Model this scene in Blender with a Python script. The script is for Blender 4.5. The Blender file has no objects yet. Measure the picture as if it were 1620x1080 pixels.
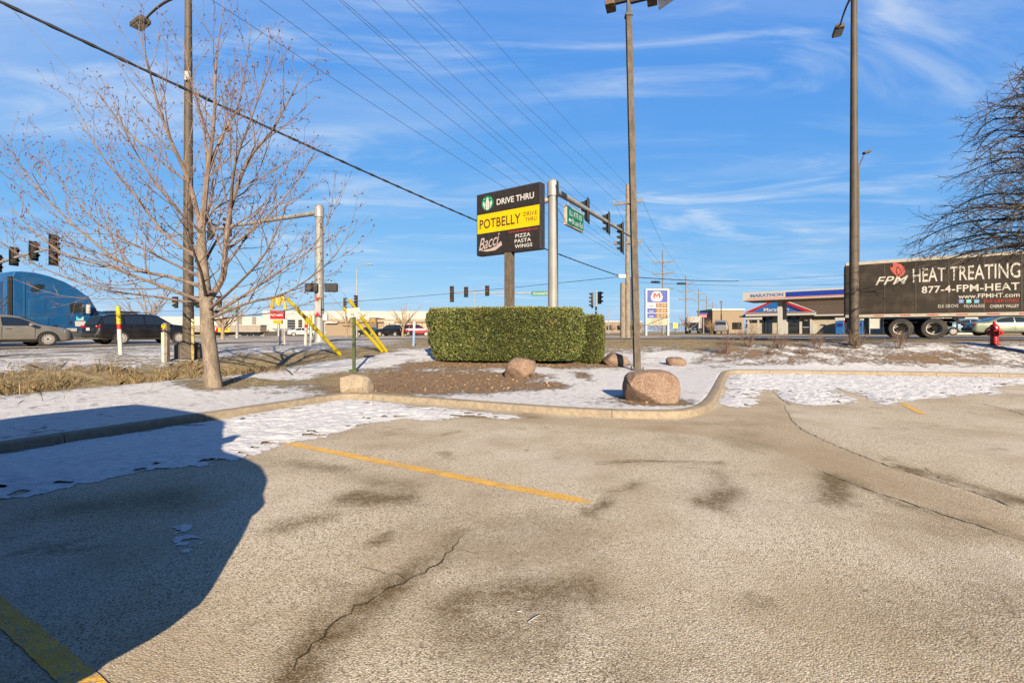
import bpy, bmesh, math, random
import numpy as np
from mathutils import Vector, Matrix
S = bpy.context.scene
COL = S.collection
R = math.radians
random.seed(7); RNG = np.random.default_rng(7)
# ------------------------------------------------------------------ camera
H, F, YH, CX = 1.3, 720.0, 524.0, 810.0          # eye height; focal length, horizon, centre in photo pixels
cam = bpy.data.cameras.new('camera'); cam.sensor_width = 36; cam.lens = 16
cam.shift_y = -(540 - YH) / 1620; cam.clip_start = .05; cam.clip_end = 6000
cam_o = bpy.data.objects.new('camera', cam); COL.objects.link(cam_o)
cam_o.location = (0, 0, H); cam_o.rotation_euler = (R(90), 0, 0); S.camera = cam_o
# ------------------------------------------------------------------ light
SUN_EL, SUN_AZ = 21.0, 169.0                       # azimuth clockwise from +Y
w = bpy.data.worlds.new('World'); S.world = w; w.use_nodes = True
def build_world():
    nt = w.node_tree; N = nt.nodes; L = nt.links; N.clear()
    out = N.new('ShaderNodeOutputWorld'); bg = N.new('ShaderNodeBackground'); bg.inputs[1].default_value = .0535
    sky = N.new('ShaderNodeTexSky'); sky.sky_type = 'NISHITA'; sky.sun_disc = False
    sky.sun_elevation = R(SUN_EL); sky.sun_rotation = R(SUN_AZ)
    sky.air_density = 1.0; sky.dust_density = .4; sky.ozone_density = 2.2; sky.altitude = 200
    tc = N.new('ShaderNodeTexCoord'); sp = N.new('ShaderNodeSeparateXYZ'); L.new(tc.outputs['Generated'], sp.inputs[0])
    def math_(op, a, b=None, c=None):
        n = N.new('ShaderNodeMath'); n.operation = op
        for i, v in enumerate((a, b, c)):
            if v is None: continue
            if isinstance(v, (int, float)): n.inputs[i].default_value = v
            else: L.new(v, n.inputs[i])
        return n.outputs[0]
    zc = math_('MAXIMUM', math_('ADD', sp.outputs[2], .10), .06)
    u = math_('DIVIDE', sp.outputs[0], zc); v = math_('DIVIDE', sp.outputs[1], zc)
    def layer(su, sv, rot, scale, detail, dist, lo, hi, off):
        cb = N.new('ShaderNodeCombineXYZ'); L.new(u, cb.inputs[0]); L.new(v, cb.inputs[1]); cb.inputs[2].default_value = off
        mp = N.new('ShaderNodeMapping'); mp.inputs['Rotation'].default_value = (0, 0, R(rot)); mp.inputs['Scale'].default_value = (su, sv, 1)
        L.new(cb.outputs[0], mp.inputs[0])
        nz = N.new('ShaderNodeTexNoise'); nz.inputs['Scale'].default_value = scale; nz.inputs['Detail'].default_value = detail
        nz.inputs['Distortion'].default_value = dist; nz.inputs['Roughness'].default_value = .58
        L.new(mp.outputs[0], nz.inputs['Vector'])
        mr = N.new('ShaderNodeMapRange'); mr.interpolation_type = 'SMOOTHSTEP'; mr.inputs[1].default_value = lo; mr.inputs[2].default_value = hi
        L.new(nz.outputs['Fac'], mr.inputs[0]); return mr.outputs[0]
    veil = layer(.42, 1.5, 14, .9, 8, 1.1, .42, .80, 5.3)
    wisp = layer(.7, 1.7, -20, 1.3, 10, 1.6, .47, .80, 8.4)
    zone = layer(1, 1, 0, .6, 2, 0, .34, .62, 6.6)
    cl = math_('MINIMUM', math_('ADD', math_('MULTIPLY', veil, .27), math_('MULTIPLY', math_('MULTIPLY', wisp, zone), .62)), .8)
    mix = N.new('ShaderNodeMix'); mix.data_type = 'RGBA'; L.new(cl, mix.inputs[0])
    sr = N.new('ShaderNodeSeparateColor'); cr = N.new('ShaderNodeCombineColor'); L.new(sky.outputs[0], sr.inputs[0])   # film-like response: deep blue kept, glare at the horizon held back
    for i, (k, p) in enumerate(((.34, .74), (.545, .46), (.88, .13))): L.new(math_('MULTIPLY', math_('POWER', math_('MULTIPLY', sr.outputs[i], .182), p), k / .214), cr.inputs[i])
    L.new(cr.outputs[0], mix.inputs[6]); mix.inputs[7].default_value = (3.6, 4.0, 4.45, 1)
    L.new(mix.outputs[2], bg.inputs[0]); L.new(bg.outputs[0], out.inputs[0])
build_world()
sun = bpy.data.lights.new('sun', 'SUN'); sun.energy = 5.0; sun.angle = R(.5); sun.color = (1, .83, .62)
sun_o = bpy.data.objects.new('sun', sun); COL.objects.link(sun_o); sun_o.location = (6, -30, 20)
sd = Vector((math.sin(R(SUN_AZ)) * math.cos(R(SUN_EL)), math.cos(R(SUN_AZ)) * math.cos(R(SUN_EL)), math.sin(R(SUN_EL))))
sun_o.rotation_euler = (-sd).to_track_quat('-Z', 'Y').to_euler()
S.view_settings.view_transform = 'Standard'; S.view_settings.look = 'None'; S.view_settings.gamma = 1
S.view_settings.use_curve_mapping = False; S.view_settings.exposure = 2.0
S.cycles.max_bounces = 6; S.cycles.transparent_max_bounces = 12
# ------------------------------------------------------------------ helpers
def fbm(x, y, scale=1.0, octv=4, seed=0, rough=.5):
    x = np.asarray(x, float) * scale; y = np.asarray(y, float) * scale; out = np.zeros_like(x); amp = 1; tot = 0
    for o in range(octv):
        xi = np.floor(x).astype(np.int64); yi = np.floor(y).astype(np.int64); fx = x - xi; fy = y - yi
        fx = fx * fx * (3 - 2 * fx); fy = fy * fy * (3 - 2 * fy)
        def hsh(a, b):
            n = (a * 374761393 + b * 668265263 + (seed + o * 17) * 1442695041) & 0xFFFFFFFF
            n = ((n ^ (n >> 13)) * 1274126177) & 0xFFFFFFFF
            return ((n ^ (n >> 16)) & 0xFFFF) / 65535.0
        v = (hsh(xi, yi) * (1 - fx) + hsh(xi + 1, yi) * fx) * (1 - fy) + (hsh(xi, yi + 1) * (1 - fx) + hsh(xi + 1, yi + 1) * fx) * fy
        out += amp * v; tot += amp; amp *= rough; x = x * 2.03 + 11.3; y = y * 2.03 + 5.7
    return out / tot
def sstep(a, b, x): t = np.clip((np.asarray(x, float) - a) / (b - a), 0, 1); return t * t * (3 - 2 * t)
def poly_dist(px, py, pts, closed=False):
    px = np.asarray(px, float); py = np.asarray(py, float); best = np.full(px.shape, 1e9)
    n = len(pts)
    for i in range(n if closed else n - 1):
        ax, ay = pts[i]; bx, by = pts[(i + 1) % n]; dx, dy = bx - ax, by - ay
        t = np.clip(((px - ax) * dx + (py - ay) * dy) / (dx * dx + dy * dy + 1e-12), 0, 1)
        best = np.minimum(best, np.hypot(px - ax - t * dx, py - ay - t * dy))
    return best
def inside(px, py, pts):
    px = np.asarray(px, float); py = np.asarray(py, float); r = np.zeros(px.shape, bool); n = len(pts); j = n - 1
    for i in range(n):
        xi, yi = pts[i]; xj, yj = pts[j]
        r ^= ((yi > py) != (yj > py)) & (px < (xj - xi) * (py - yi) / ((yj - yi) + 1e-12) + xi); j = i
    return r
def sdf(px, py, pts): d = poly_dist(px, py, pts, True); return np.where(inside(px, py, pts), d, -d)
def catmull(pts, n=6):
    out = []; P = [pts[0]] + list(pts) + [pts[-1]]
    for i in range(1, len(P) - 2):
        p0, p1, p2, p3 = [np.array(q, float) for q in P[i - 1:i + 3]]
        for k in range(n):
            t = k / n; out.append(tuple(.5 * (2 * p1 + (p2 - p0) * t + (2 * p0 - 5 * p1 + 4 * p2 - p3) * t * t + (3 * p1 - p0 - 3 * p2 + p3) * t ** 3)))
    out.append(tuple(pts[-1])); return out
def at(px, py, d): return Vector(((px - CX) / F * d, d, H + (YH - py) / F * d))   # a photo point at a chosen distance
def lotp(px, py): d = H * F / (py - YH); return ((px - CX) / F * d, d)
class MB:
    """collects shapes, then links them as one mesh object"""
    def __init__(s): s.v = []; s.f = []; s.mi = []; s.cur = 0
    def add(s, vs, fs):
        o = len(s.v); s.v += [tuple(v) for v in vs]; s.f += [tuple(i + o for i in f) for f in fs]; s.mi += [s.cur] * len(fs); return s
    def box(s, c, size, rot=None, bev=0):
        x, y, z = [q / 2 for q in size]; c = Vector(c)
        if bev > 0:
            b = min(bev, x * .9, y * .9, z * .9); vs = []; fs = []
            bm = bmesh.new(); bmesh.ops.create_cube(bm, size=1)
            for v in bm.verts: v.co = Vector((v.co.x * size[0], v.co.y * size[1], v.co.z * size[2]))
            bmesh.ops.bevel(bm, geom=bm.edges[:], offset=b, segments=2, affect='EDGES', profile=.5)
            bm.verts.ensure_lookup_table()
            for i, v in enumerate(bm.verts): v.index = i; vs.append(c + (rot @ v.co if rot else v.co))
            fs = [[v.index for v in f.verts] for f in bm.faces]; bm.free(); return s.add(vs, fs)
        vs = [Vector((sx * x, sy * y, sz * z)) for sx in (-1, 1) for sy in (-1, 1) for sz in (-1, 1)]
        vs = [c + (rot @ v if rot else v) for v in vs]
        return s.add(vs, [(0, 1, 3, 2), (4, 6, 7, 5), (0, 4, 5, 1), (2, 3, 7, 6), (0, 2, 6, 4), (1, 5, 7, 3)])
    def tube(s, pts, rad, n=8, cap=True):
        pts = [Vector(p) for p in pts]
        if not hasattr(rad, '__len__'): rad = [rad] * len(pts)
        o = len(s.v); up = Vector((0, 0, 1)); prev = None
        for i, p in enumerate(pts):
            t = (pts[min(i + 1, len(pts) - 1)] - pts[max(i - 1, 0)])
            t = t.normalized() if t.length > 1e-9 else up
            a = prev - t * prev.dot(t) if prev is not None else t.cross(up if abs(t.z) < .95 else Vector((1, 0, 0)))
            a.normalize(); b = t.cross(a); prev = a
            for k in range(n):
                q = 2 * math.pi * k / n; s.v.append(tuple(p + (a * math.cos(q) + b * math.sin(q)) * rad[i]))
        for i in range(len(pts) - 1):
            for k in range(n):
                k2 = (k + 1) % n; s.f.append((o + i * n + k, o + i * n + k2, o + (i + 1) * n + k2, o + (i + 1) * n + k)); s.mi.append(s.cur)
        if cap:
            s.f.append(tuple(o + k for k in range(n))[::-1]); s.f.append(tuple(o + (len(pts) - 1) * n + k for k in range(n))); s.mi += [s.cur] * 2
        return s
    def lathe(s, prof, n=24, axis='z', c=(0, 0, 0), rot=None, cap=True):
        """prof: list of (radius, height) from bottom to top"""
        c = Vector(c); o = len(s.v)
        for r, h in prof:
            for k in range(n):
                q = 2 * math.pi * k / n; p = (r * math.cos(q), r * math.sin(q), h)
                p = Vector(p if axis == 'z' else ((p[0], p[2], p[1]) if axis == 'y' else (p[2], p[0], p[1])))
                s.v.append(tuple(c + (rot @ p if rot else p)))
        for i in range(len(prof) - 1):
            for k in range(n):
                k2 = (k + 1) % n; s.f.append((o + i * n + k, o + i * n + k2, o + (i + 1) * n + k2, o + (i + 1) * n + k)); s.mi.append(s.cur)
        if cap: s.f.append(tuple(o + k for k in range(n))[::-1]); s.f.append(tuple(o + (len(prof) - 1) * n + k for k in range(n))); s.mi += [s.cur] * 2
        return s
    def prism(s, poly, t0, t1, fn):
        """poly in 2D, thickness t0..t1, fn(a, b, t) -> 3D point"""
        n = len(poly); vs = [fn(a, b, t0) for a, b in poly] + [fn(a, b, t1) for a, b in poly]
        return s.add(vs, [tuple(range(n))[::-1], tuple(range(n, 2 * n))] + [(i, (i + 1) % n, n + (i + 1) % n, n + i) for i in range(n)])
    def build(s, name, mat, parent=None, smooth=False, label=None):
        me = bpy.data.meshes.new(name); me.from_pydata(s.v, [], s.f); me.update()
        mats = mat if isinstance(mat, (list, tuple)) else [mat]
        for m in mats: me.materials.append(m)
        if len(mats) > 1: me.polygons.foreach_set('material_index', s.mi)
        bm = bmesh.new(); bm.from_mesh(me); bmesh.ops.recalc_face_normals(bm, faces=bm.faces); bm.to_mesh(me); bm.free()
        if smooth:
            me.polygons.foreach_set('use_smooth', [True] * len(me.polygons))
            try: me.set_sharp_from_angle(angle=R(38))
            except Exception: pass
        o = bpy.data.objects.new(name, me); COL.objects.link(o); o.parent = parent
        if label: o['label'] = label
        return o
def raw_mesh(name, verts, faces, mat, parent=None, smooth=False):
    me = bpy.data.meshes.new(name); verts = np.asarray(verts, np.float32); faces = np.asarray(faces, np.int32)
    k = faces.shape[1]; me.vertices.add(len(verts)); me.vertices.foreach_set('co', verts.ravel())
    me.loops.add(faces.size); me.loops.foreach_set('vertex_index', faces.ravel())
    me.polygons.add(len(faces)); me.polygons.foreach_set('loop_start', np.arange(0, faces.size, k, dtype=np.int32))
    me.update(calc_edges=True); me.validate()
    if smooth: me.polygons.foreach_set('use_smooth', [True] * len(me.polygons))
    for m in (mat if isinstance(mat, (list, tuple)) else [mat]): me.materials.append(m)
    o = bpy.data.objects.new(name, me); COL.objects.link(o); o.parent = parent; return o
def tag(o, label=None, cat=None, group=None, kind=None):
    for k, v in (('label', label), ('category', cat), ('group', group), ('kind', kind)):
        if v: o[k] = v
    return o
def thing(name, label, cat, loc=(0, 0, 0), rz=0, group=None):
    o = bpy.data.objects.new(name, None); COL.objects.link(o); o.location = loc; o.rotation_euler = (0, 0, rz); o.empty_display_size = .2
    return tag(o, label, cat, group)
def copy_tree(o, parent=None):
    c = o.copy(); COL.objects.link(c); c.parent = parent
    for ch in [x for x in ALLCH(o)]: copy_tree(ch, c)
    return c
def ALLCH(o): return list(o.children)
def text_mesh(s, w, h, bold=0, shear=0, space=1.0):
    """lettering as a flat list of (verts, faces), scaled to w x h, centred on the origin in the XY plane"""
    cu = bpy.data.curves.new('t', 'FONT'); cu.body = s; cu.size = 1; cu.offset = bold; cu.shear = shear; cu.space_character = space; cu.resolution_u = 3
    cu.align_x = 'CENTER'; o = bpy.data.objects.new('t', cu); COL.objects.link(o); bpy.context.view_layer.update()
    me = bpy.data.meshes.new_from_object(o.evaluated_get(bpy.context.evaluated_depsgraph_get()))
    vs = np.array([v.co[:] for v in me.vertices]); fs = [tuple(p.vertices) for p in me.polygons]
    bpy.data.objects.remove(o); bpy.data.curves.remove(cu); bpy.data.meshes.remove(me)
    mn, mx = vs.min(0), vs.max(0); vs = vs - (mn + mx) / 2; vs[:, 0] *= w / (mx - mn)[0]; vs[:, 1] *= h / (mx - mn)[1]
    return vs, fs
def text(name, s, w, h, fn, mat, parent, **kw):
    """fn(a, b) -> 3D point: a runs along the line of writing, b upwards"""
    vs, fs = text_mesh(s, w, h, **kw); m = MB(); m.add([fn(v[0], v[1]) for v in vs], fs)
    me = bpy.data.meshes.new(name); me.from_pydata(m.v, [], m.f); me.update(); me.materials.append(mat)
    o = bpy.data.objects.new(name, me); COL.objects.link(o); o.parent = parent; return o
# ------------------------------------------------------------------ materials
class NT:
    def __init__(s, name):
        s.m = bpy.data.materials.new(name); s.m.use_nodes = True; s.nt = s.m.node_tree; s.N = s.nt.nodes; s.L = s.nt.links
        s.b = s.N['Principled BSDF']; s.tc = s.N.new('ShaderNodeTexCoord')
    def noise(s, scale, detail=4, rough=.55, coord='Object', dist=0, mapping=None):
        n = s.N.new('ShaderNodeTexNoise'); n.inputs['Scale'].default_value = scale; n.inputs['Detail'].default_value = detail
        n.inputs['Roughness'].default_value = rough; n.inputs['Distortion'].default_value = dist; src = s.tc.outputs[coord]
        if mapping:
            mp = s.N.new('ShaderNodeMapping'); mp.inputs['Scale'].default_value = mapping; s.L.new(src, mp.inputs[0]); src = mp.outputs[0]
        s.L.new(src, n.inputs['Vector']); return n.outputs['Fac']
    def voro(s, scale, feature='F1', out='Distance', coord='Object'):
        n = s.N.new('ShaderNodeTexVoronoi'); n.inputs['Scale'].default_value = scale; n.feature = feature
        s.L.new(s.tc.outputs[coord], n.inputs['Vector']); return n.outputs[out]
    def attr(s, name): n = s.N.new('ShaderNodeAttribute'); n.attribute_name = name; return n.outputs['Fac']
    def ramp(s, x, lo, hi, a=0., b=1., smooth=True):
        n = s.N.new('ShaderNodeMapRange'); n.interpolation_type = 'SMOOTHSTEP' if smooth else 'LINEAR'
        for i, v in zip((1, 2, 3, 4), (lo, hi, a, b)): n.inputs[i].default_value = v
        s.L.new(x, n.inputs[0]); return n.outputs[0]
    def mth(s, op, a, b):
        n = s.N.new('ShaderNodeMath'); n.operation = op
        for i, v in enumerate((a, b)):
            if isinstance(v, (int, float)): n.inputs[i].default_value = v
            else: s.L.new(v, n.inputs[i])
        return n.outputs[0]
    def mix(s, f, a, b, blend='MIX'):
        n = s.N.new('ShaderNodeMix'); n.data_type = 'RGBA'; n.blend_type = blend
        for i, v in ((0, f), (6, a), (7, b)):
            if isinstance(v, (int, float)): n.inputs[i].default_value = v
            elif isinstance(v, tuple): n.inputs[i].default_value = (*v, 1)
            else: s.L.new(v, n.inputs[i])
        return n.outputs[2]
    def color(s, c):
        if isinstance(c, tuple): s.b.inputs['Base Color'].default_value = (*c, 1)
        else: s.L.new(c, s.b.inputs['Base Color'])
    def rough(s, r):
        if isinstance(r, (int, float)): s.b.inputs['Roughness'].default_value = r
        else: s.L.new(r, s.b.inputs['Roughness'])
    def bump(s, h, strength, dist, prev=None):
        n = s.N.new('ShaderNodeBump'); n.inputs['Strength'].default_value = strength; n.inputs['Distance'].default_value = dist
        s.L.new(h, n.inputs['Height'])
        if prev is not None: s.L.new(prev, n.inputs['Normal'])
        s.L.new(n.outputs[0], s.b.inputs['Normal']); return n.outputs[0]
def M(name, col, rough=.6, metal=0., var=.18, scale=6, bump=0., bscale=40, spec=.2, coat=0, mapping=None, dirt=0.):
    t = NT(name); dark = tuple(c * (1 - var) for c in col); lite = tuple(min(1, c * (1 + var * .6)) for c in col)
    n = t.noise(scale, 5, mapping=mapping); c = t.mix(t.ramp(n, .3, .7), dark, lite)
    if dirt: c = t.mix(t.ramp(t.noise(1.7, 6), .45, .75, 0, dirt), c, (.16, .13, .10))
    t.color(c); t.rough(t.ramp(n, .2, .8, max(0, rough - .07), min(1, rough + .07))); t.b.inputs['Metallic'].default_value = metal
    if spec is not None: t.b.inputs['Specular IOR Level'].default_value = spec
    if coat: t.b.inputs['Coat Weight'].default_value = coat; t.b.inputs['Coat Roughness'].default_value = .08
    if bump: t.bump(t.noise(bscale, 5, mapping=mapping), bump, .01)
    return t.m
# ------------------------------------------------------------------ lie of the land
B = Vector((.43, .903, 0)).normalized()            # the main road runs this way, past the left of the lot and off to the right distance
BP = Vector((.903, -.43, 0)).normalized()          # to the right of it
G = Vector((.81, -.586, 0)).normalized()           # the cross street with the lorry
GP = Vector((.586, .81, 0)).normalized()           # away from us across the cross street
BRZ = math.atan2(B.y, B.x); GRZ = math.atan2(G.y, G.x)
KERB = [(-13.1, -9.2), (-9.26, -2.2)] + [lotp(0, 718), lotp(300, 670)] + [lotp(470, 643), lotp(535, 633), lotp(575, 632), lotp(640, 636.5), lotp(720, 643), lotp(800, 649.5), lotp(900, 657),
        lotp(1000, 661.5), lotp(1075, 661.5), lotp(1108, 656), lotp(1128, 645), lotp(1139, 625), lotp(1146, 605), lotp(1151, 595), lotp(1160, 591.5), lotp(1200, 591), lotp(1400, 593.5), lotp(1620, 597.5), (20, 11.2), (32, 8.5)]
KERB = catmull(KERB, 3)
LOT = KERB + [(32, -40), (-30, -40), (-30, -38)]
def plain(x, y):
    return .72 + .22 * np.tanh(np.asarray(x, float) / 20) - .0012 * np.clip(np.asarray(y, float) - 25, -30, 200)
def kdist(x, y):
    r = np.full(x.shape, 40.0); k = (x > -36) & (x < 40) & (y > -32) & (y < 36); r[k] = poly_dist(x[k], y[k], KERB); return r
def land(x, y):
    x = np.asarray(x, float); y = np.asarray(y, float)
    d = kdist(x, y); ins = inside(x, y, LOT) | (d < .10)
    D = 13 - 7.5 * sstep(5, 10, x); s = sstep(0, 1, d / D)
    z = .10 + (plain(x, y) - .10) * s
    dl = (x + 5.43) * -.87 + (y - 4.83) * .48; al = (x + 5.43) * .48 + (y - 4.83) * .87
    z = z - .38 * np.exp(-((dl - 6.2) / 1.25) ** 2) * (1 - sstep(4.5, 9, al))
    z = z + .05 * (fbm(x, y, .5, 3, 5) - .5) * sstep(.3, 2, d) * (1 - sstep(15, 30, d))
    return np.where(ins, -.06, z)
def gz(x, y): return float(land(np.array([x]), np.array([y]))[0])
def stand(px, py):
    """where the ray through a photo point meets the land"""
    d = 4.5 * 1.004 ** np.arange(1150); x = (px - CX) / F * d; z = land(x, d); ray = H + (YH - py) / F * d
    i = int(np.argmax(ray <= z)); return Vector((x[i], d[i], z[i]))
def ground_at(px, d): x = (px - CX) / F * d; return Vector((x, d, gz(x, d)))
# ---- ground material: dry grass, mulch and snow; the masks are baked as plain coverage attributes
def ground_mat():
    t = NT('winter_ground'); sn = t.attr('snow'); mu = t.attr('mulch')
    n1 = t.noise(1.3, 8, .62); n2 = t.noise(9, 6, .6); n3 = t.noise(70, 4, .6); n4 = t.noise(.35, 3)
    grass = t.mix(t.ramp(n2, .35, .65), (.20, .15, .065), (.36, .28, .14))
    grass = t.mix(t.ramp(n1, .50, .66), grass, (.115, .115, .03))
    grass = t.mix(t.ramp(n3, .35, .7), grass, (.40, .32, .18))
    grass = t.mix(t.ramp(n3, .55, .3), grass, (.085, .062, .03)); grass = t.mix(t.ramp(t.noise(4.5, 6, .65), .45, .62, 0, .8), grass, (.12, .082, .045))
    mul = t.mix(t.ramp(n3, .3, .7), (.12, .07, .036), (.35, .235, .13)); mul = t.mix(t.ramp(t.noise(28, 5), .5, .7), mul, (.08, .05, .03))
    base = t.mix(mu, grass, mul)
    snow = t.mix(t.ramp(n2, .3, .7), (.54, .54, .545), (.70, .69, .68)); snow = t.mix(t.ramp(t.noise(34, 6, .7), .60, .72, 0, .6), snow, (.22, .17, .11))
    cov = t.mth('ADD', sn, t.mth('MULTIPLY', t.mth('SUBTRACT', n1, .5), .9)); cov = t.mth('ADD', cov, t.mth('MULTIPLY', t.mth('SUBTRACT', n2, .5), .7))
    cov = t.mth('ADD', cov, t.mth('MULTIPLY', t.mth('SUBTRACT', n3, .5), .75))
    msk = t.ramp(cov, .46, .56); t.color(t.mix(msk, base, snow)); t.rough(t.ramp(msk, 0, 1, .95, .75)); t.b.inputs['Specular IOR Level'].default_value = .25
    b1 = t.bump(n3, .8, .03); b2 = t.bump(n2, .55, .06, b1); t.bump(msk, .6, .03, b2)
    return t.m
SNOWB = []   # (x, y, rx, ry, rot, amount) coverage patches
def blob(px, py, wpx, hpx, amt, rot=0):
    p = stand(px, py); a = stand(px, py - hpx); b = stand(px, py + hpx)
    SNOWB.append((p.x, p.y, wpx / F * p.y, max(.2, (a.y - b.y) / 2), rot, amt))
def cover(x, y):
    d = kdist(x, y); dl = (x + 5.43) * -.87 + (y - 4.83) * .48; dl = np.where(x < 2, dl, 0)
    sn = np.full(x.shape, .62)
    left = (1 - sstep(-5, -1.5, x + .2 * (y - 9)))
    fld = .57 - .03 * sstep(9, 14, dl)
    sn = sn * (1 - left) + left * (.72 + (fld - .72) * sstep(3.6, 5.2, dl + 2.0 * (fbm(x, y, .6, 3, 9) - .5)))
    sn = sn - .55 * np.exp(-((dl - 6.2) / 1.2) ** 2) * left                    # the ditch is bare
    mid = sstep(-4, -2, x) * (1 - sstep(5.2, 6.8, x)); sn = sn + mid * .13 * (1 - sstep(15, 18, y))
    right = sstep(6.2, 8, x); sn = sn * (1 - right) + right * (.56 - .12 * sstep(16.5, 19, y) + .3 * np.exp(-((d - .5) / .6) ** 2))
    far = sstep(17, 21, y) * (1 - left); sn = sn * (1 - far) + far * .33
    sn = np.where(y > 60, .3, sn)
    mu = sstep(-4.2, -3, x) * (1 - sstep(17, 19, y)) * sstep(.2, .6, d)
    for bx, by, rx, ry, rot, amt in SNOWB:
        q = ((x - bx) / rx) ** 2 + ((y - by) / ry) ** 2; sn = sn + amt * np.exp(-q * .9)
    return np.clip(sn, -.3, 1.2), np.clip(mu, 0, 1)
for a in ((680, 604, 110, 15, -.85), (560, 600, 60, 12, -.55), (610, 616, 60, 8, -.5), (760, 575, 130, 6, -.9), (900, 572, 90, 5, -.6), (925, 594, 18, 6, -.55), (860, 610, 40, 6, -.45), (780, 612, 40, 8, -.4),
          (570, 575, 70, 5, .5), (700, 574, 60, 4, .2), (380, 606, 70, 7, -.6), (1035, 634, 56, 7, -.7), (820, 596, 40, 6, -.5), (1060, 560, 60, 6, .4), (1000, 600, 60, 8, .25), (1000, 552, 130, 4, .25), (1240, 558, 130, 4, -.10), (1450, 567, 100, 5, -.2), (1330, 583, 60, 4, .2), (1080, 540, 120, 3, -.2), (340, 612, 22, 5, -.6)):
    blob(*a[:4], a[4])
def axis(segs):
    out = []
    for s in segs:
        if len(s) == 1: out.append(s[0])
        else: out += list(np.arange(s[0], s[1], s[2]))
    return np.array(sorted(set(np.round(out, 4))))
def grid_mesh(name, xs, ys, zf, mat, keep=None, attrs=None, smooth=True, parent=None):
    X, Y = np.meshgrid(xs, ys); x = X.ravel(); y = Y.ravel(); z = zf(x, y); nx = len(xs); ny = len(ys)
    i = np.arange(nx * ny).reshape(ny, nx); q = np.stack([i[:-1, :-1], i[:-1, 1:], i[1:, 1:], i[1:, :-1]], -1).reshape(-1, 4)
    idx = np.arange(nx * ny)
    if keep is not None:
        k = keep(x, y, z); q = q[k[q].all(1)]; used = np.unique(q); remap = np.full(nx * ny, -1); remap[used] = np.arange(len(used)); q = remap[q]; idx = used
    o = raw_mesh(name, np.stack([x, y, z], -1)[idx], q, mat, parent, smooth)
    if attrs:
        for nm, val in attrs(x[idx], y[idx]).items():
            a = o.data.attributes.new(nm, 'FLOAT', 'POINT'); a.data.foreach_set('value', val.astype(np.float32))
    return o
GM = ground_mat()
xs = axis([(-3000,), (-1500,), (-700,), (-400,), (-250,), (-160,), (-110,), (-80,), (-60,), (-48,), (-38, -7.5, .25), (-7.5, 16, .08), (16, 32, .3), (32, 60, 4), (70,), (90,), (120,), (180,), (300,), (600,), (1500,), (3000,)])
ys = axis([(-400,), (-100,), (-50,), (-30, 3, 1.0), (3, 15, .08), (15, 30, .2), (30, 60, 1.0), (60, 120, 6), (150,), (200,), (300,), (500,), (1000,), (2000,), (4500,)])
ground = grid_mesh('ground', xs, ys, land, GM, attrs=lambda x, y: dict(zip(('snow', 'mulch'), cover(x, y))))
tag(ground, kind='structure')
# ---- parking lot
SMOOTHP = [lotp(*p) for p in ((575, 632), (720, 646), (900, 660), (1075, 664), (1150, 640), (1210, 615), (1240, 640), (1262, 672), (1330, 705), (1450, 752), (1625, 812), (1640, 862), (1500, 812), (1340, 762), (1250, 722), (1180, 700), (1080, 686), (950, 676), (820, 668), (700, 656))]
STAINS = [([(735, 843), (690, 890), (640, 918), (560, 965), (500, 1020), (430, 1085)], .10, .85), ([(745, 955), (850, 945), (930, 925)], .16, .7), ([(560, 785), (600, 790), (640, 790)], .14, .75), ([(470, 735), (560, 745), (640, 770)], .16, .45),
          ([(940, 815), (960, 780), (1010, 765)], .07, .7), ([(1130, 745), (1140, 775), (1120, 800)], .12, .65), ([(1305, 750), (1320, 775), (1318, 790)], .12, .8), ([(735, 895), (775, 880)], .06, .6),
          ([(1620, 855), (1450, 800), (1330, 760)], .09, .65), ([(1620, 796), (1500, 755), (1420, 738)], .07, .75), ([(430, 840), (520, 820)], .12, .4), ([(1500, 990), (1620, 930)], .3, .35), ([(740, 1000), (860, 990)], .18, .4), ([(690, 715), (705, 722)], .07, .5), ([(840, 660), (700, 655)], .12, .6), ([(940, 735), (1040, 728), (1130, 732)], .05, .5), ([(1000, 1060), (1100, 1040)], .2, .3), ([(620, 850), (610, 860)], .06, .6), ([(120, 800), (300, 790)], .3, .4)]
STAINS = [([lotp(*p) for p in ps], wd, a) for ps, wd, a in STAINS]
def lot_attr(x, y):
    st = np.zeros(x.shape); n = fbm(x, y, 2.2, 5, 3, .65); wx = x + .42 * (fbm(x, y, 2.2, 5, 21, .65) - .5); wy = y + .42 * (fbm(x, y, 2.2, 5, 22, .65) - .5)
    for ps, wd, a in STAINS:
        dd = poly_dist(wx, wy, ps); st = np.maximum(st, 1.4 * a * np.exp(-(dd / wd) ** 2) * np.clip(-.25 + 2.3 * n, 0, 1.25))
    big = sstep(.54, .74, fbm(x, y, .7, 6, 31, .6)); st = np.maximum(st, .42 * big); st = np.maximum(st, .5 * sstep(.70, .80, fbm(x, y, 2.6, 5, 35, .6)))
    sm = sstep(-.05, .08, sdf(x + .12 * (n - .5), y, SMOOTHP))
    return {'stain': np.clip(st, 0, 1), 'smooth': sm}
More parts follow.
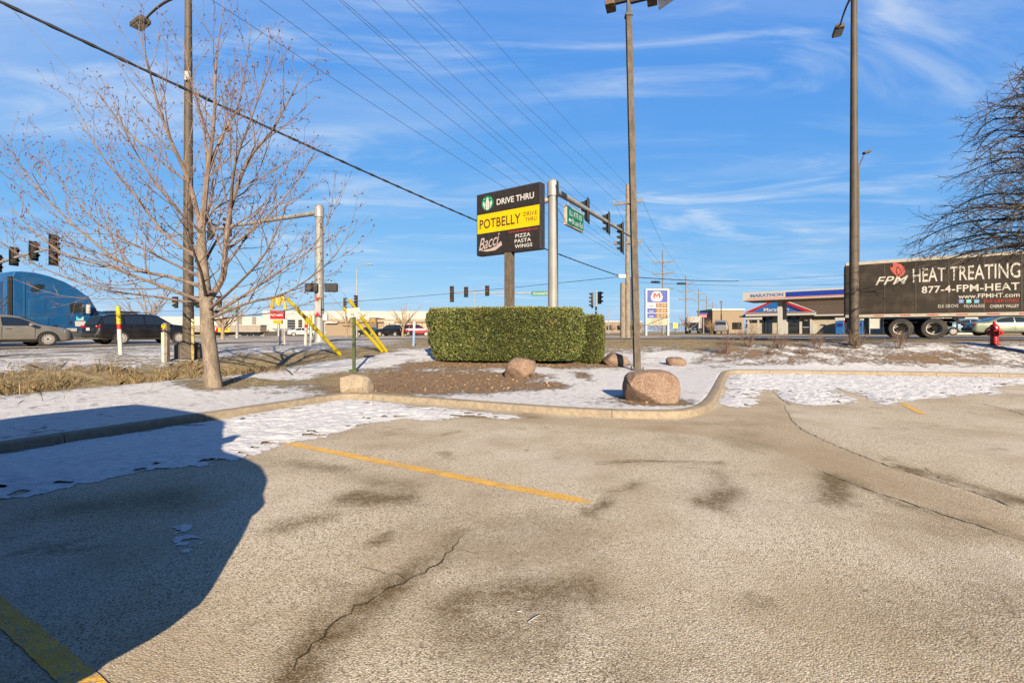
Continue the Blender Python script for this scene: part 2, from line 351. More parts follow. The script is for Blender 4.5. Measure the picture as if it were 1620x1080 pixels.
def lot_mat():
    t = NT('worn_asphalt'); st = t.attr('stain'); sm = t.attr('smooth')
    c = t.voro(125, 'F1', 'Color'); sep = t.N.new('ShaderNodeSeparateColor'); t.L.new(c, sep.inputs[0]); d = t.voro(125); fine = t.noise(260, 3, .6); pit = t.noise(105, 4, .6); mid = t.noise(22, 5, .6); big = t.noise(.8, 6, .62); huge = t.noise(.33, 4, .6)
    agg = t.mix(sep.outputs[0], (.49, .425, .305), (.70, .62, .475)); agg = t.mix(t.ramp(sep.outputs[2], .92, .95), agg, (.78, .72, .60)); agg = t.mix(t.ramp(sep.outputs[1], .88, .92), agg, (.20, .16, .11))
    agg = t.mix(t.ramp(pit, .51, .64, 0, .92), agg, (.12, .09, .05)); agg = t.mix(t.ramp(d, .5, .9, 0, .4), agg, (.18, .14, .09))
    agg = t.mix(t.ramp(huge, .45, .68, 0, .42), agg, (.66, .605, .52)); agg = t.mix(t.ramp(big, .32, .60, .62, 0), agg, (.32, .25, .155))
    strip = t.mix(1.0, agg, (1.5, 1.42, 1.30), 'MULTIPLY'); strip = t.mix(.22, strip, (.40, .32, .215)); c = t.mix(sm, agg, strip)
    c = t.mix(t.ramp(mid, .46, .74, 0, .28), c, (.27, .21, .135))
    c = t.mix(t.mth('MULTIPLY', st, t.mth('MULTIPLY', t.ramp(mid, .25, .6, .55, 1.0), t.ramp(pit, .32, .58, .62, 1.0))), c, (.105, .066, .022))
    t.color(c); t.rough(.92); t.b.inputs['Specular IOR Level'].default_value = .2
    inv = t.ramp(d, .15, .75, 1, 0); b = t.bump(inv, .40, .004)
    t.bump(pit, .30, .004, b); return t.m
lot_keep = lambda x, y, z: (kdist(x, y) < .10) | inside(x, y, LOT)
xl = axis([(-30, -6.5, 1.5), (-6.5, 16, .06), (16, 32, 1)]); yl = axis([(-40, 1, 1.5), (1, 15, .06)])
lot = grid_mesh('parking_lot', xl, yl, lambda x, y: np.zeros(x.shape) + .012 * (fbm(x, y, .6, 2, 77) - .5) * sstep(1, 2, y), lot_mat(), lot_keep, lot_attr)
tag(lot, kind='structure')
def lotz(x, y): return 0.012 * float(fbm(np.array([x]), np.array([y]), .6, 2, 77)[0] - .5) * float(sstep(1, 2, y))
# ---- cracks: narrow open joints, a ribbon just proud of the asphalt
CRM = M('crack_tar', (.06, .042, .024), .95, var=.5, scale=40)
def ribbon(name, pts, wd, mat, parent, z=.004, jag=.02, step=.045, seed=1, vary=.85):
    P = catmull(pts, 8); acc = [P[0]]
    for p in P[1:]:
        while math.dist(acc[-1], p) > step: q = acc[-1]; k = step / math.dist(q, p); acc.append((q[0] + (p[0] - q[0]) * k, q[1] + (p[1] - q[1]) * k))
    m = MB(); rows = []; rg = random.Random(seed)
    for i, (x, y) in enumerate(acc):
        a = acc[max(i - 1, 0)]; b = acc[min(i + 1, len(acc) - 1)]; tx, ty = b[0] - a[0], b[1] - a[1]; l = math.hypot(tx, ty) + 1e-9; nx, ny = -ty / l, tx / l
        o = rg.uniform(-jag, jag); ww = wd * (1 - vary + vary * rg.random() * 1.6) * min(1, (i + 1) / 4, (len(acc) - i) / 4 if vary else 1)
        rows.append([(x + nx * (o + s * ww / 2), y + ny * (o + s * ww / 2)) for s in (-1, 1)])
    vs = [(x, y, lotz(x, y) + z) for r in rows for x, y in r]
    return MB().add(vs, [(2 * i, 2 * i + 1, 2 * i + 3, 2 * i + 2) for i in range(len(rows) - 1)]).build(name, mat, parent)
for i, (ps, wd) in enumerate((([(733, 845), (690, 893), (620, 930), (545, 975), (480, 1040), (440, 1080)], .009), ([(1240, 640), (1256, 668), (1290, 690), (1400, 735), (1500, 765), (1640, 815)], .009), ([(1290, 742), (1340, 762), (1450, 800), (1560, 835), (1650, 868)], .009),
                              ([(935, 735), (1000, 731), (1060, 729), (1120, 731)], .009), ([(1075, 738), (1130, 746)], .007), ([(1480, 632), (1560, 640), (1640, 662)], .012), ([(1250, 640), (1235, 630), (1222, 618)], .012), ([(712, 868), (745, 872), (775, 880)], .006), ([(640, 920), (610, 905), (560, 900)], .005), ([(1500, 765), (1470, 745), (1462, 738)], .006))):
    ribbon('crack', [lotp(*p) for p in ps], wd, CRM, lot, seed=i)
def paint_mat():
    t = NT('yellow_paint'); n = t.noise(55, 5, .65); v = t.voro(95); w_ = t.ramp(t.mth('ADD', n, t.mth('MULTIPLY', t.noise(4, 3), .3)), .66, .78)
    t.color(t.mix(w_, t.mix(t.ramp(t.noise(7, 4), .3, .7), (.60, .33, .025), (.74, .43, .05)), (.30, .25, .18))); t.rough(.8); t.bump(v, .5, .005); return t.m
PAINT = paint_mat()
for ps in (((445, 699), (942, 797)), ((-60, 915), (0, 967), (60, 1018), (220, 1158)), ((1424, 636), (1462, 656))):
    ribbon('painted_line', [lotp(*p) for p in ps], .115 if ps[0][0] > 0 else .09, PAINT, lot, z=.0035, jag=.003, vary=.06)
# ---- snow left on the lot: real sheets with ragged edges
def snow_mat():
    t = NT('old_snow'); n = t.noise(14, 6, .6); f = t.noise(90, 4, .6)
    c = t.mix(t.ramp(n, .3, .7), (.54, .54, .545), (.70, .69, .68)); c = t.mix(t.ramp(t.noise(26, 7, .72), .60, .74, 0, .55), c, (.25, .20, .14)); t.color(c); t.rough(.75); t.b.inputs['Specular IOR Level'].default_value = .3
    t.b.inputs['Subsurface Weight'].default_value = 0; b = t.bump(f, .6, .012); t.bump(n, .7, .04, b); return t.m
SNM = snow_mat()
def snow_sheet(poly, seed, step=.028, rough=.38, amp=.042):
    P = np.array(poly); mn = P.min(0) - .1; mx = P.max(0) + .1
    def thick(x, y):
        s = sdf(x, y, poly)
        e = np.minimum(s, 1.2) + rough * (fbm(x, y * 1.6, 2.6, 6, seed, .7) - .5) + .25 * (fbm(x, y, .9, 2, seed + 4) - .5) - .55 * sstep(.60, .78, fbm(x * .8, y * 1.8, 5.5, 5, seed + 8, .65)) * (1 - sstep(.25, .8, s))
        t = np.clip(e * .055, -.02, .020) + amp * (fbm(x, y, 7, 4, seed + 2) - .5) * sstep(0, .35, e)
        return np.where(e > 0, np.maximum(t, .001), -1)
    return grid_mesh('snow', axis([(mn[0], mx[0], step)]), axis([(mn[1], mx[1], step)]), lambda x, y: thick(x, y) + .003 + .012 * (fbm(x, y, .6, 2, 77) - .5), SNM, lambda x, y, z: (z > -.5) & (inside(x, y, LOT)))
kl = [p for p in KERB if p[0] < -2.3 and p[1] > -3]; kl = kl[:]
polyL = kl + [lotp(*p) for p in ((660, 642), (760, 652), (850, 661), (800, 664), (735, 660), (700, 668), (640, 664), (600, 668), (560, 680), (520, 690), (480, 697), (452, 704), (400, 722), (330, 738), (240, 750), (170, 764), (90, 776), (0, 790), (-120, 815))] + [(-9.0, 1.0)]
kr = [p for p in KERB if p[0] > 5.4 and p[1] > 9 and p[0] < 16]
polyR = [lotp(1139, 640), lotp(1144, 622)] + kr + [lotp(*p) for p in ((1700, 603), (1630, 608), (1570, 612), (1592, 622), (1500, 629), (1452, 633), (1420, 636), (1400, 639), (1330, 617), (1354, 636), (1345, 640), (1285, 642), (1250, 638), (1218, 618), (1206, 622), (1196, 645), (1165, 646))]
for poly, sd_ in ((polyL, 11), (polyR, 40)): tag(snow_sheet(poly, sd_), kind='structure')
sp_ = [lotp(*p) for p in ((250, 842), (298, 822), (332, 850), (296, 876))]
tag(snow_sheet(sp_, 60, .015, .28, .01), kind='structure')
# ---- kerb: cast sections with open joints
def conc(name, c, dirt=.3): return M(name, c, .9, var=.2, scale=14, bump=.5, bscale=120, spec=.2, dirt=dirt)
KM = conc('kerb_concrete', (.255, .212, .155), .55)
kerb = thing('kerb', None, None); tag(kerb, kind='structure')
def sweep(path, prof, name, mat, parent):
    m = MB(); n = len(prof); vs = []
    for i, (x, y) in enumerate(path):
        a = path[max(i - 1, 0)]; b = path[min(i + 1, len(path) - 1)]; tx, ty = b[0] - a[0], b[1] - a[1]; l = math.hypot(tx, ty); nx, ny = -ty / l, tx / l
        vs += [(x + nx * o, y + ny * o, z) for o, z in prof]
    fs = [(i * n + k, i * n + k + 1, (i + 1) * n + k + 1, (i + 1) * n + k) for i in range(len(path) - 1) for k in range(n - 1)]
    fs += [tuple(range(n))[::-1], tuple((len(path) - 1) * n + k for k in range(n))]
    return MB().add(vs, fs).build(name, mat, parent, smooth=True)
acc = [KERB[0]]; 
for p in KERB[1:]:
    while math.dist(acc[-1], p) > .1: q = acc[-1]; k = .1 / math.dist(q, p); acc.append((q[0] + (p[0] - q[0]) * k, q[1] + (p[1] - q[1]) * k))
prof = [(0, -.1), (.0, .0), (.012, .078), (.022, .098), (.045, .108), (.14, .114), (.16, .110), (.165, .0)]
i = 0; ln = 15
while i < len(acc) - 1:
    seg = acc[i:i + ln + 1]
    if len(seg) > 2:
        a, b = seg[-2], seg[-1]; seg = seg[:-1] + [(a[0] + (b[0] - a[0]) * .92, a[1] + (b[1] - a[1]) * .92)]
        sweep(seg, prof, 'kerb_section', KM, kerb)
    i += ln
# ---- roads
def road_mat(name, c1, c2):
    t = NT(name); n = t.noise(30, 5, .6); b = t.noise(.4, 4); c = t.mix(t.ramp(n, .3, .7), c1, c2); c = t.mix(t.ramp(b, .4, .7, 0, .4), c, tuple(q * .7 for q in c1)); t.color(c); t.rough(.9); t.bump(t.noise(120, 3), .4, .008); return t.m
RM = road_mat('road_asphalt', (.26, .22, .175), (.36, .31, .25)); WP = M('white_paint', (.75, .74, .70), .7, var=.2, scale=20)
LANE0 = Vector((-33.1, 0, 0))                      # line of the nearest lane's middle: x = -33.1 + .476 y
def road_strip(name, o, d, pr, w0, w1, l0, l1, dz, mat, parent=None, step=4):
    vs = []; n = int((l1 - l0) / step) + 1; k = 8
    for i in range(n + 1):
        for j in range(k + 1):
            p = o + d * (l0 + (l1 - l0) * i / n) + pr * (w0 + (w1 - w0) * j / k); vs.append((p.x, p.y))
    x = np.array([v[0] for v in vs]); y = np.array([v[1] for v in vs]); z = np.maximum(land(x, y), plain(x, y)) + dz
    fs = [(i * (k + 1) + j, (i + 1) * (k + 1) + j, (i + 1) * (k + 1) + j + 1, i * (k + 1) + j + 1) for i in range(n) for j in range(k)]
    return MB().add([(a, b, c) for a, b, c in zip(x, y, z)], fs).build(name, mat, parent, smooth=True)
BO = Vector((-21.4, 24.5, 0))                      # a point in the nearest lane
road1 = tag(road_strip('road', BO, B, BP, -21, 2.6, -60, 900, .05, RM), kind='structure')
GO = Vector((18.1, 24.7, 0))
road2 = tag(road_strip('road', GO, G, GP, -1.2, 15, -200, 90, .042, RM), kind='structure')
for off, dash in ((2.2, 0), (-1.9, 1), (-5.5, 1), (-9.3, 0), (-9.6, 0), (-13.3, 1), (-20.6, 0)):
    if dash:
        for a in range(-12, 120, 12): road_strip('lane_marking', BO, B, BP, off - .06, off + .06, a, a + 3, .055, WP, road1, 3)
    else: road_strip('lane_marking', BO, B, BP, off - .06, off + .06, -40, 160, .055, WP, road1)
for off in (3.6, 7.2, 10.8): road_strip('lane_marking', GO, G, GP, off - .06, off + .06, -14, 60, .048, WP, road2)
# ------------------------------------------------------------------ trees, shrubs, hedge, stones
def bark_mat(name, c1, c2, lich=None, rough=.9):
    t = NT(name); n = t.noise(9, 6, .65, mapping=(1, 1, .35)); f = t.noise(60, 4, .6, mapping=(1, 1, .4)); c = t.mix(t.ramp(n, .35, .68), c1, c2)
    c = t.mix(t.ramp(f, .50, .70, 0, .75), c, tuple(q * .40 for q in c1))
    if lich: c = t.mix(t.ramp(t.noise(3, 4), .56, .66, 0, .7), c, lich)
    t.color(c); t.rough(rough); t.bump(f, .6, .012, t.bump(n, .5, .03)); return t.m
class Wood:
    """branches as tapered tubes; cheap n-gon sections"""
    def __init__(s, rg): s.rg = rg; s.mb = MB(); s.tips = []
    def path(s, p, d, L, nseg, wander, trop, up=Vector((0, 0, 1))):
        pts = [p.copy()]; d = d.normalized()
        for i in range(nseg):
            r = Vector((s.rg.gauss(0, 1), s.rg.gauss(0, 1), s.rg.gauss(0, 1))) * wander
            d = (d + r + up * trop).normalized(); pts.append(pts[-1] + d * L / nseg)
        return pts
    def limb(s, pts, r0, r1, n): 
        k = len(pts) - 1; s.mb.tube(pts, [r0 + (r1 - r0) * (i / k) ** .8 for i in range(k + 1)], n, cap=False)
    def along(s, pts, t):
        f = t * (len(pts) - 1); i = min(int(f), len(pts) - 2); q = f - i; return pts[i].lerp(pts[i + 1], q), (pts[i + 1] - pts[i]).normalized()
    def spawn(s, pts, L, r0, r1, lev, P):
        """children along a limb; P: per level dict"""
        p = P[lev]; n = max(1, int(p['n'] * L * s.rg.uniform(.8, 1.2))); side = s.rg.random() * 6.28
        for i in range(n):
            t = p['t0'] + (1 - p['t0']) * (i + s.rg.random()) / n; q, d = s.along(pts, min(t, .99)); side += 2.4 + s.rg.uniform(-.5, .5)
            a = d.orthogonal().normalized(); a = Matrix.Rotation(side, 3, d) @ a; ang = R(s.rg.uniform(*p['ang'])); dd = d * math.cos(ang) + a * math.sin(ang)
            dd.z += p.get('lift', 0); l = p['len'] * L ** p.get('pw', .5) * s.rg.uniform(.55, 1.2) * (1.15 - .65 * t); r = max(p.get('rmin', .003), (r0 + (r1 - r0) * t) * p['rr'])
            pp = s.path(q, dd, l, p['seg'], p['wan'], p['trop']); s.limb(pp, r, max(r * .3, .002), p['sides'])
            if lev + 1 < len(P): s.spawn(pp, l, r, r * .3, lev + 1, P)
            else: s.tips.append((pp, r))
def smooth_path(pts, n=4):
    P = [tuple(p) for p in pts]; out = []; Q = [P[0]] + P + [P[-1]]
    for i in range(1, len(Q) - 2):
        a, b, c, d = [np.array(q) for q in Q[i - 1:i + 3]]
        for k in range(n):
            t = k / n; out.append(Vector(.5 * (2 * b + (c - a) * t + (2 * a - 5 * b + 4 * c - d) * t * t + (3 * b - a - 3 * c + d) * t ** 3)))
    out.append(Vector(P[-1])); return out
# ---- the bare young tree by the left kerb
def near_tree():
    rg = random.Random(3); base = stand(336, 612); D = base.y
    t = thing('bare_tree', 'tall bare tree with pale branches and red buds left of the sign', 'tree', base)
    bark = bark_mat('pale_bark', (.115, .088, .063), (.225, .18, .135)); twig = bark_mat('twig_bark', (.105, .07, .053), (.205, .15, .115)); bud = M('red_bud', (.085, .02, .018), .7)
    P = lambda px, py, dy=0.: at(px, py, D + dy) - base
    tr = smooth_path([Vector((0.02, 0, -.15)), P(337, 600), P(333, 560), P(328, 520), P(327, 490), P(324, 455), P(320, 410, .03), P(319, 365, .05)], 3)
    m = MB(); rad = np.interp(np.linspace(0, 1, len(tr)), [0, .08, .2, .45, .7, .85, 1], [.23, .168, .142, .125, .11, .092, .07]); m.tube(tr, list(rad), 14); m.build('trunk', bark, t, True)
    W = Wood(rg)
    sc = [([(319, 365, .05), (328, 272, .1), (338, 194, .05), (342, 97, 0), (350, 37, -.05)], .085), ([(319, 370, .05), (299, 288, 0), (268, 218, -.3), (249, 163, -.5), (233, 97, -.7), (218, 50, -.8)], .07),
          ([(327, 480, 0), (352, 440, -.1), (356, 404, -.12), (365, 330, -.2), (393, 253, -.3), (428, 210, -.4), (459, 155, -.5), (478, 117, -.5)], .095), ([(329, 272, .1), (350, 218, .3), (381, 155, .5), (397, 43, .6)], .05),
          ([(324, 455, 0), (270, 438, .2), (200, 420, .4), (110, 350, .6), (50, 285, .6), (8, 225, .6)], .06), ([(325, 478, 0), (262, 455, -.4), (180, 425, -.8), (90, 395, -1.1), (18, 330, -1.3)], .055), ([(320, 410, 0), (262, 372, .5), (215, 310, .8), (160, 245, 1.0), (112, 150, 1.1)], .05),
          ([(319, 368, 0), (270, 320, -.6), (220, 250, -1.0), (180, 165, -1.2)], .045), ([(330, 500, 0), (382, 470, .4), (440, 430, .7), (500, 385, .9), (542, 300, 1.0)], .05), ([(330, 505, 0), (390, 480, -.4), (455, 462, -.7), (520, 415, -.9), (552, 370, -1)], .04),
          ([(358, 395, -.1), (410, 355, .2), (460, 300, .5), (505, 230, .6)], .045), ([(365, 330, -.2), (372, 260, -.8), (400, 180, -1.2), (432, 90, -1.4)], .045), ([(328, 272, .1), (322, 200, .8), (300, 120, 1.2), (290, 60, 1.3)], .045), ([(299, 288, 0), (262, 262, .6), (200, 205, 1.0), (150, 140, 1.2)], .04),
          ([(324, 440, 0), (310, 400, 1.0), (330, 330, 1.9), (350, 240, 2.4), (360, 140, 2.6)], .06), ([(326, 470, 0), (318, 430, -.9), (296, 360, -1.7), (300, 260, -2.1)], .05), ([(322, 420, 0), (352, 370, .8), (420, 320, 1.6), (470, 230, 2.0)], .045), ([(322, 440, 0), (240, 400, 1.2), (150, 350, 1.9), (70, 250, 2.2)], .045),
          ([(330, 490, 0), (370, 455, -.9), (420, 400, -1.6), (460, 310, -1.9)], .045), ([(318, 372, 0), (340, 330, 1.0), (400, 290, 1.8), (440, 180, 2.2)], .04), ([(324, 482, 0), (250, 470, .8), (150, 455, 1.4), (60, 420, 1.8), (5, 385, 2)], .04), ([(329, 508, 0), (380, 500, .7), (450, 492, 1.2), (510, 470, 1.6)], .03)]
    PR = [dict(n=3.4, t0=.2, ang=(22, 50), len=.72, pw=.6, rr=.52, seg=6, wan=.07, trop=.085, sides=5, lift=.12, rmin=.006), dict(n=4.8, t0=.15, ang=(22, 48), len=.40, pw=.6, rr=.55, seg=4, wan=.09, trop=.07, sides=4, rmin=.0042), dict(n=5.0, t0=.15, ang=(28, 55), len=.20, pw=.5, rr=.6, seg=3, wan=.1, trop=.05, sides=3, rmin=.003)]
    for ps, r in sc:
        q = smooth_path([P(*p) for p in ps], 4); L = sum((q[i + 1] - q[i]).length for i in range(len(q) - 1)); r *= .76; W.limb(q, r, .006, 7); W.spawn(q, L, r * .8, .009, 0, PR)
    W.mb.build('crown', twig, t, True)
    m = MB()
    for pp, r in W.tips:
        for k in range(3):
            if rg.random() < .8:
                q, d = W.along(pp, rg.uniform(.2, 1)); s = rg.uniform(.007, .014); m.add([q + Vector(v) * s for v in ((1, 0, 0), (-1, 0, 0), (0, 1, 0), (0, -1, 0), (0, 0, 1.6), (0, 0, -1.4))], [(0, 2, 4), (2, 1, 4), (1, 3, 4), (3, 0, 4), (2, 0, 5), (1, 2, 5), (3, 1, 5), (0, 3, 5)])
    b = m.build('buds', bud, t); b['kind'] = 'stuff'
near_tree()
# ---- the wide drooping tree whose trunk stands just out of frame at the right
def right_tree():
    rg = random.Random(12); base = ground_at(1712, 14.0); D = base.y
    t = thing('bare_tree', 'dark dense bare tree with drooping branches above the lorry', 'tree', base)
    bark = bark_mat('dark_bark', (.032, .025, .02), (.075, .058, .045)); W = Wood(rg)
    P = lambda px, py, dy=0.: at(px, py, D + dy) - base
    tr = smooth_path([Vector((0, 0, -.2)), Vector((0, 0, .3)), Vector((.05, 0, 2.2)), Vector((0, .1, 4.5)), Vector((.1, 0, 7.0)), Vector((0, 0, 9.9))], 3)
    m = MB(); m.tube(tr, list(np.interp(np.linspace(0, 1, len(tr)), [0, .06, .3, .6, 1], [.42, .32, .27, .18, .04])), 12); m.build('trunk', bark, t, True)
    PR = [dict(n=5.6, t0=.15, ang=(25, 60), len=.66, pw=.7, rr=.5, seg=7, wan=.10, trop=-.03, sides=4, rmin=.012), dict(n=4.6, t0=.12, ang=(25, 60), len=.50, pw=.6, rr=.5, seg=5, wan=.13, trop=-.03, sides=3, rmin=.006), dict(n=5, t0=.1, ang=(30, 65), len=.30, pw=.5, rr=.6, seg=3, wan=.15, trop=-.02, sides=3, rmin=.0045)]
    k = 0
    for h, ln, drop in [(3.1, 4.7, -.9), (3.5, 4.7, -.2), (3.9, 4.6, .2), (4.4, 4.4, .6), (4.9, 4.3, .8), (5.4, 4.1, .9), (5.9, 3.9, 1.1), (6.3, 3.8, 1.1), (6.7, 3.5, 1.2), (7.1, 3.3, 1.2), (7.5, 3.0, 1.2), (7.9, 2.7, 1.2), (8.3, 2.3, 1.2), (8.7, 1.9, 1.1), (9.1, 1.5, 1.0), (9.5, 1.1, .9)]:
        for az in ([175, 200, 232, 150, 300] if h < 5 else [172, 195, 152, 222, 255, 20] if h < 8.8 else [180, 230, 140]):
            if az in (20, 300) and k % 2: k += 1; continue
            a = R(az + rg.uniform(-12, 12)); k += 1; d = Vector((math.cos(a), math.sin(a), 0)); z0 = h + rg.uniform(-.2, .2); l = ln * rg.uniform(.66, .93)
            q = smooth_path([Vector((0, 0, z0)), d * l * .3 + Vector((0, 0, z0 + .5)), d * l * .65 + Vector((rg.uniform(-.3, .3), rg.uniform(-.3, .3), z0 + .55 + drop * .2)), d * l + Vector((rg.uniform(-.3, .3), rg.uniform(-.3, .3), z0 + drop * .25))], 3)
            r = .02 + .012 * l; W.limb(q, r, .01, 5); W.spawn(q, l, r * .8, .012, 0, PR)
    W.mb.build('crown', bark, t, True)
right_tree()
# ---- smaller bare trees beyond the roads
FB = bark_mat('far_bark', (.16, .12, .09), (.28, .22, .17)); TAN = bark_mat('tan_bark', (.19, .14, .085), (.28, .21, .13))
def far_tree(px, D, top, wpx, label, seed, mat=FB, n0=13, group=None, tr=.5, trunk_r=.16):
    rg = random.Random(seed); base = ground_at(px, D); ht = at(px, top, D).z - base.z; Rr = wpx / F * D / 2
    t = thing('bare_tree', label, 'tree', base, group=group); W = Wood(rg)
    trk = W.path(Vector((0, 0, -.1)), Vector((0, 0, 1)), ht * .42, 4, .05, .05); m = MB(); m.tube(trk, [trunk_r * 1.3, trunk_r, trunk_r * .9, trunk_r * .85, trunk_r * .7], 8); m.build('trunk', mat, t, True)
    PR = [dict(n=13 / ht * 1.0, t0=.2, ang=(20, 50), len=.30 * ht ** .5, pw=.5, rr=.5, seg=4, wan=.1, trop=.04, sides=3, rmin=.014), dict(n=15 / ht, t0=.15, ang=(25, 55), len=.17 * ht ** .5, pw=.5, rr=.5, seg=3, wan=.12, trop=.03, sides=3, rmin=.010)]
    if D < 60: PR.append(dict(n=18 / ht, t0=.1, ang=(25, 60), len=.10 * ht ** .5, pw=.5, rr=.6, seg=2, wan=.12, trop=.02, sides=3, rmin=.007))
    for i in range(n0):
        q, d = W.along(trk, rg.uniform(.45, 1)); a = i * 2.4 + rg.random(); e = R(rg.uniform(20, 78)); l = (Rr * math.cos(e) + ht * .6 * math.sin(e)) * rg.uniform(.75, 1.0)
        pp = W.path(q, Vector((math.cos(a) * math.cos(e), math.sin(a) * math.cos(e), math.sin(e))), l, 6, .09, .05); W.limb(pp, trunk_r * .5, .015, 5); W.spawn(pp, l, trunk_r * .4, .02, 0, PR)
    W.mb.build('crown', mat, t); return t
far_tree(232, 46, 447, 110, 'bare spreading tree behind the black estate car', 21)
far_tree(352, 42, 470, 120, 'bare tree with pale trunk behind the young tree at the road edge', 22, TAN)
far_tree(548, 62, 478, 74, 'bare tree before the tan restaurant, behind the small white notice', 23, TAN)
far_tree(637, 64, 480, 62, 'bare tree between the black SUV and the red car', 24, TAN)
far_tree(1088, 78, 496, 44, 'small bare tree beside the price sign', 25)
far_tree(968, 120, 509, 30, 'small far tree right of the hedge', 26); far_tree(984, 140, 508, 26, 'tiny far tree at the foot of the tall utility pole', 27); far_tree(1012, 130, 512, 34, 'low far tree left of the price sign', 28)
# ---- round brown shrub far right of the price sign
def clump(name, p, h, wd, n, rg, mat, r=.008, sub=3, lean=.7, sides=3):
    W = Wood(rg)
    for i in range(n):
        a = rg.random() * 6.28; e = rg.random() ** .6 * lean; d = Vector((math.cos(a) * e, math.sin(a) * e, 1)); l = h * rg.uniform(.6, 1.1); b = Vector((math.cos(a), math.sin(a), 0)) * rg.random() * wd * .15
        q = W.path(b + Vector((0, 0, -.05)), d, l, 5, .09, .03); W.limb(q, r, r * .4, sides)
        W.spawn(q, l, r, r * .4, 0, [dict(n=sub / max(l, .2), t0=.25, ang=(20, 50), len=.42 * l ** .5, pw=.5, rr=.7, seg=3, wan=.1, trop=.05, sides=3, rmin=r * .45), dict(n=4, t0=.2, ang=(25, 55), len=.24 * l ** .5, pw=.5, rr=.8, seg=2, wan=.1, trop=.03, sides=3, rmin=r * .4)])
    return W.mb
SHM = bark_mat('shrub_twig', (.085, .05, .036), (.17, .11, .08))
for i, (px, py, hpx, wpx, lab, s) in enumerate((
    (1150, 559, 34, 60, 'leftmost leafless shrub in the mulch bed right of the lamp post', 1), (1182, 548, 40, 60, 'taller leafless shrub just behind the leftmost one', 2), (1232, 551, 28, 34, 'thin leafless shrub in front of the filling station door', 3), (1268, 560, 14, 36, 'low leafless shrub among brown leaves below the station', 4),
    (1292, 552, 30, 50, 'leafless shrub in front of the station canopy, left of the tall pole', 5), (1352, 551, 34, 40, 'leafless shrub around the foot of the tall lamp pole', 6), (1420, 552, 32, 46, 'leafless shrub in front of the lorry wheels', 7), (1218, 560, 10, 24, 'smallest leafless shrub, low in the mulch bed', 8), (1325, 562, 12, 60, 'low brown-leaved shrub right of the bed centre', 9))):
    p = stand(px, py); t = thing('leafless_shrub', lab, 'shrub', p, group='leafless shrubs in the bed by the street'); k = p.y / F
    clump('s', p, hpx * k, wpx * k, 26 if hpx > 20 else 18, random.Random(s + 50), SHM, .0085, 5.0, .62 if hpx > 20 else 1.1).build('stems', SHM, t)
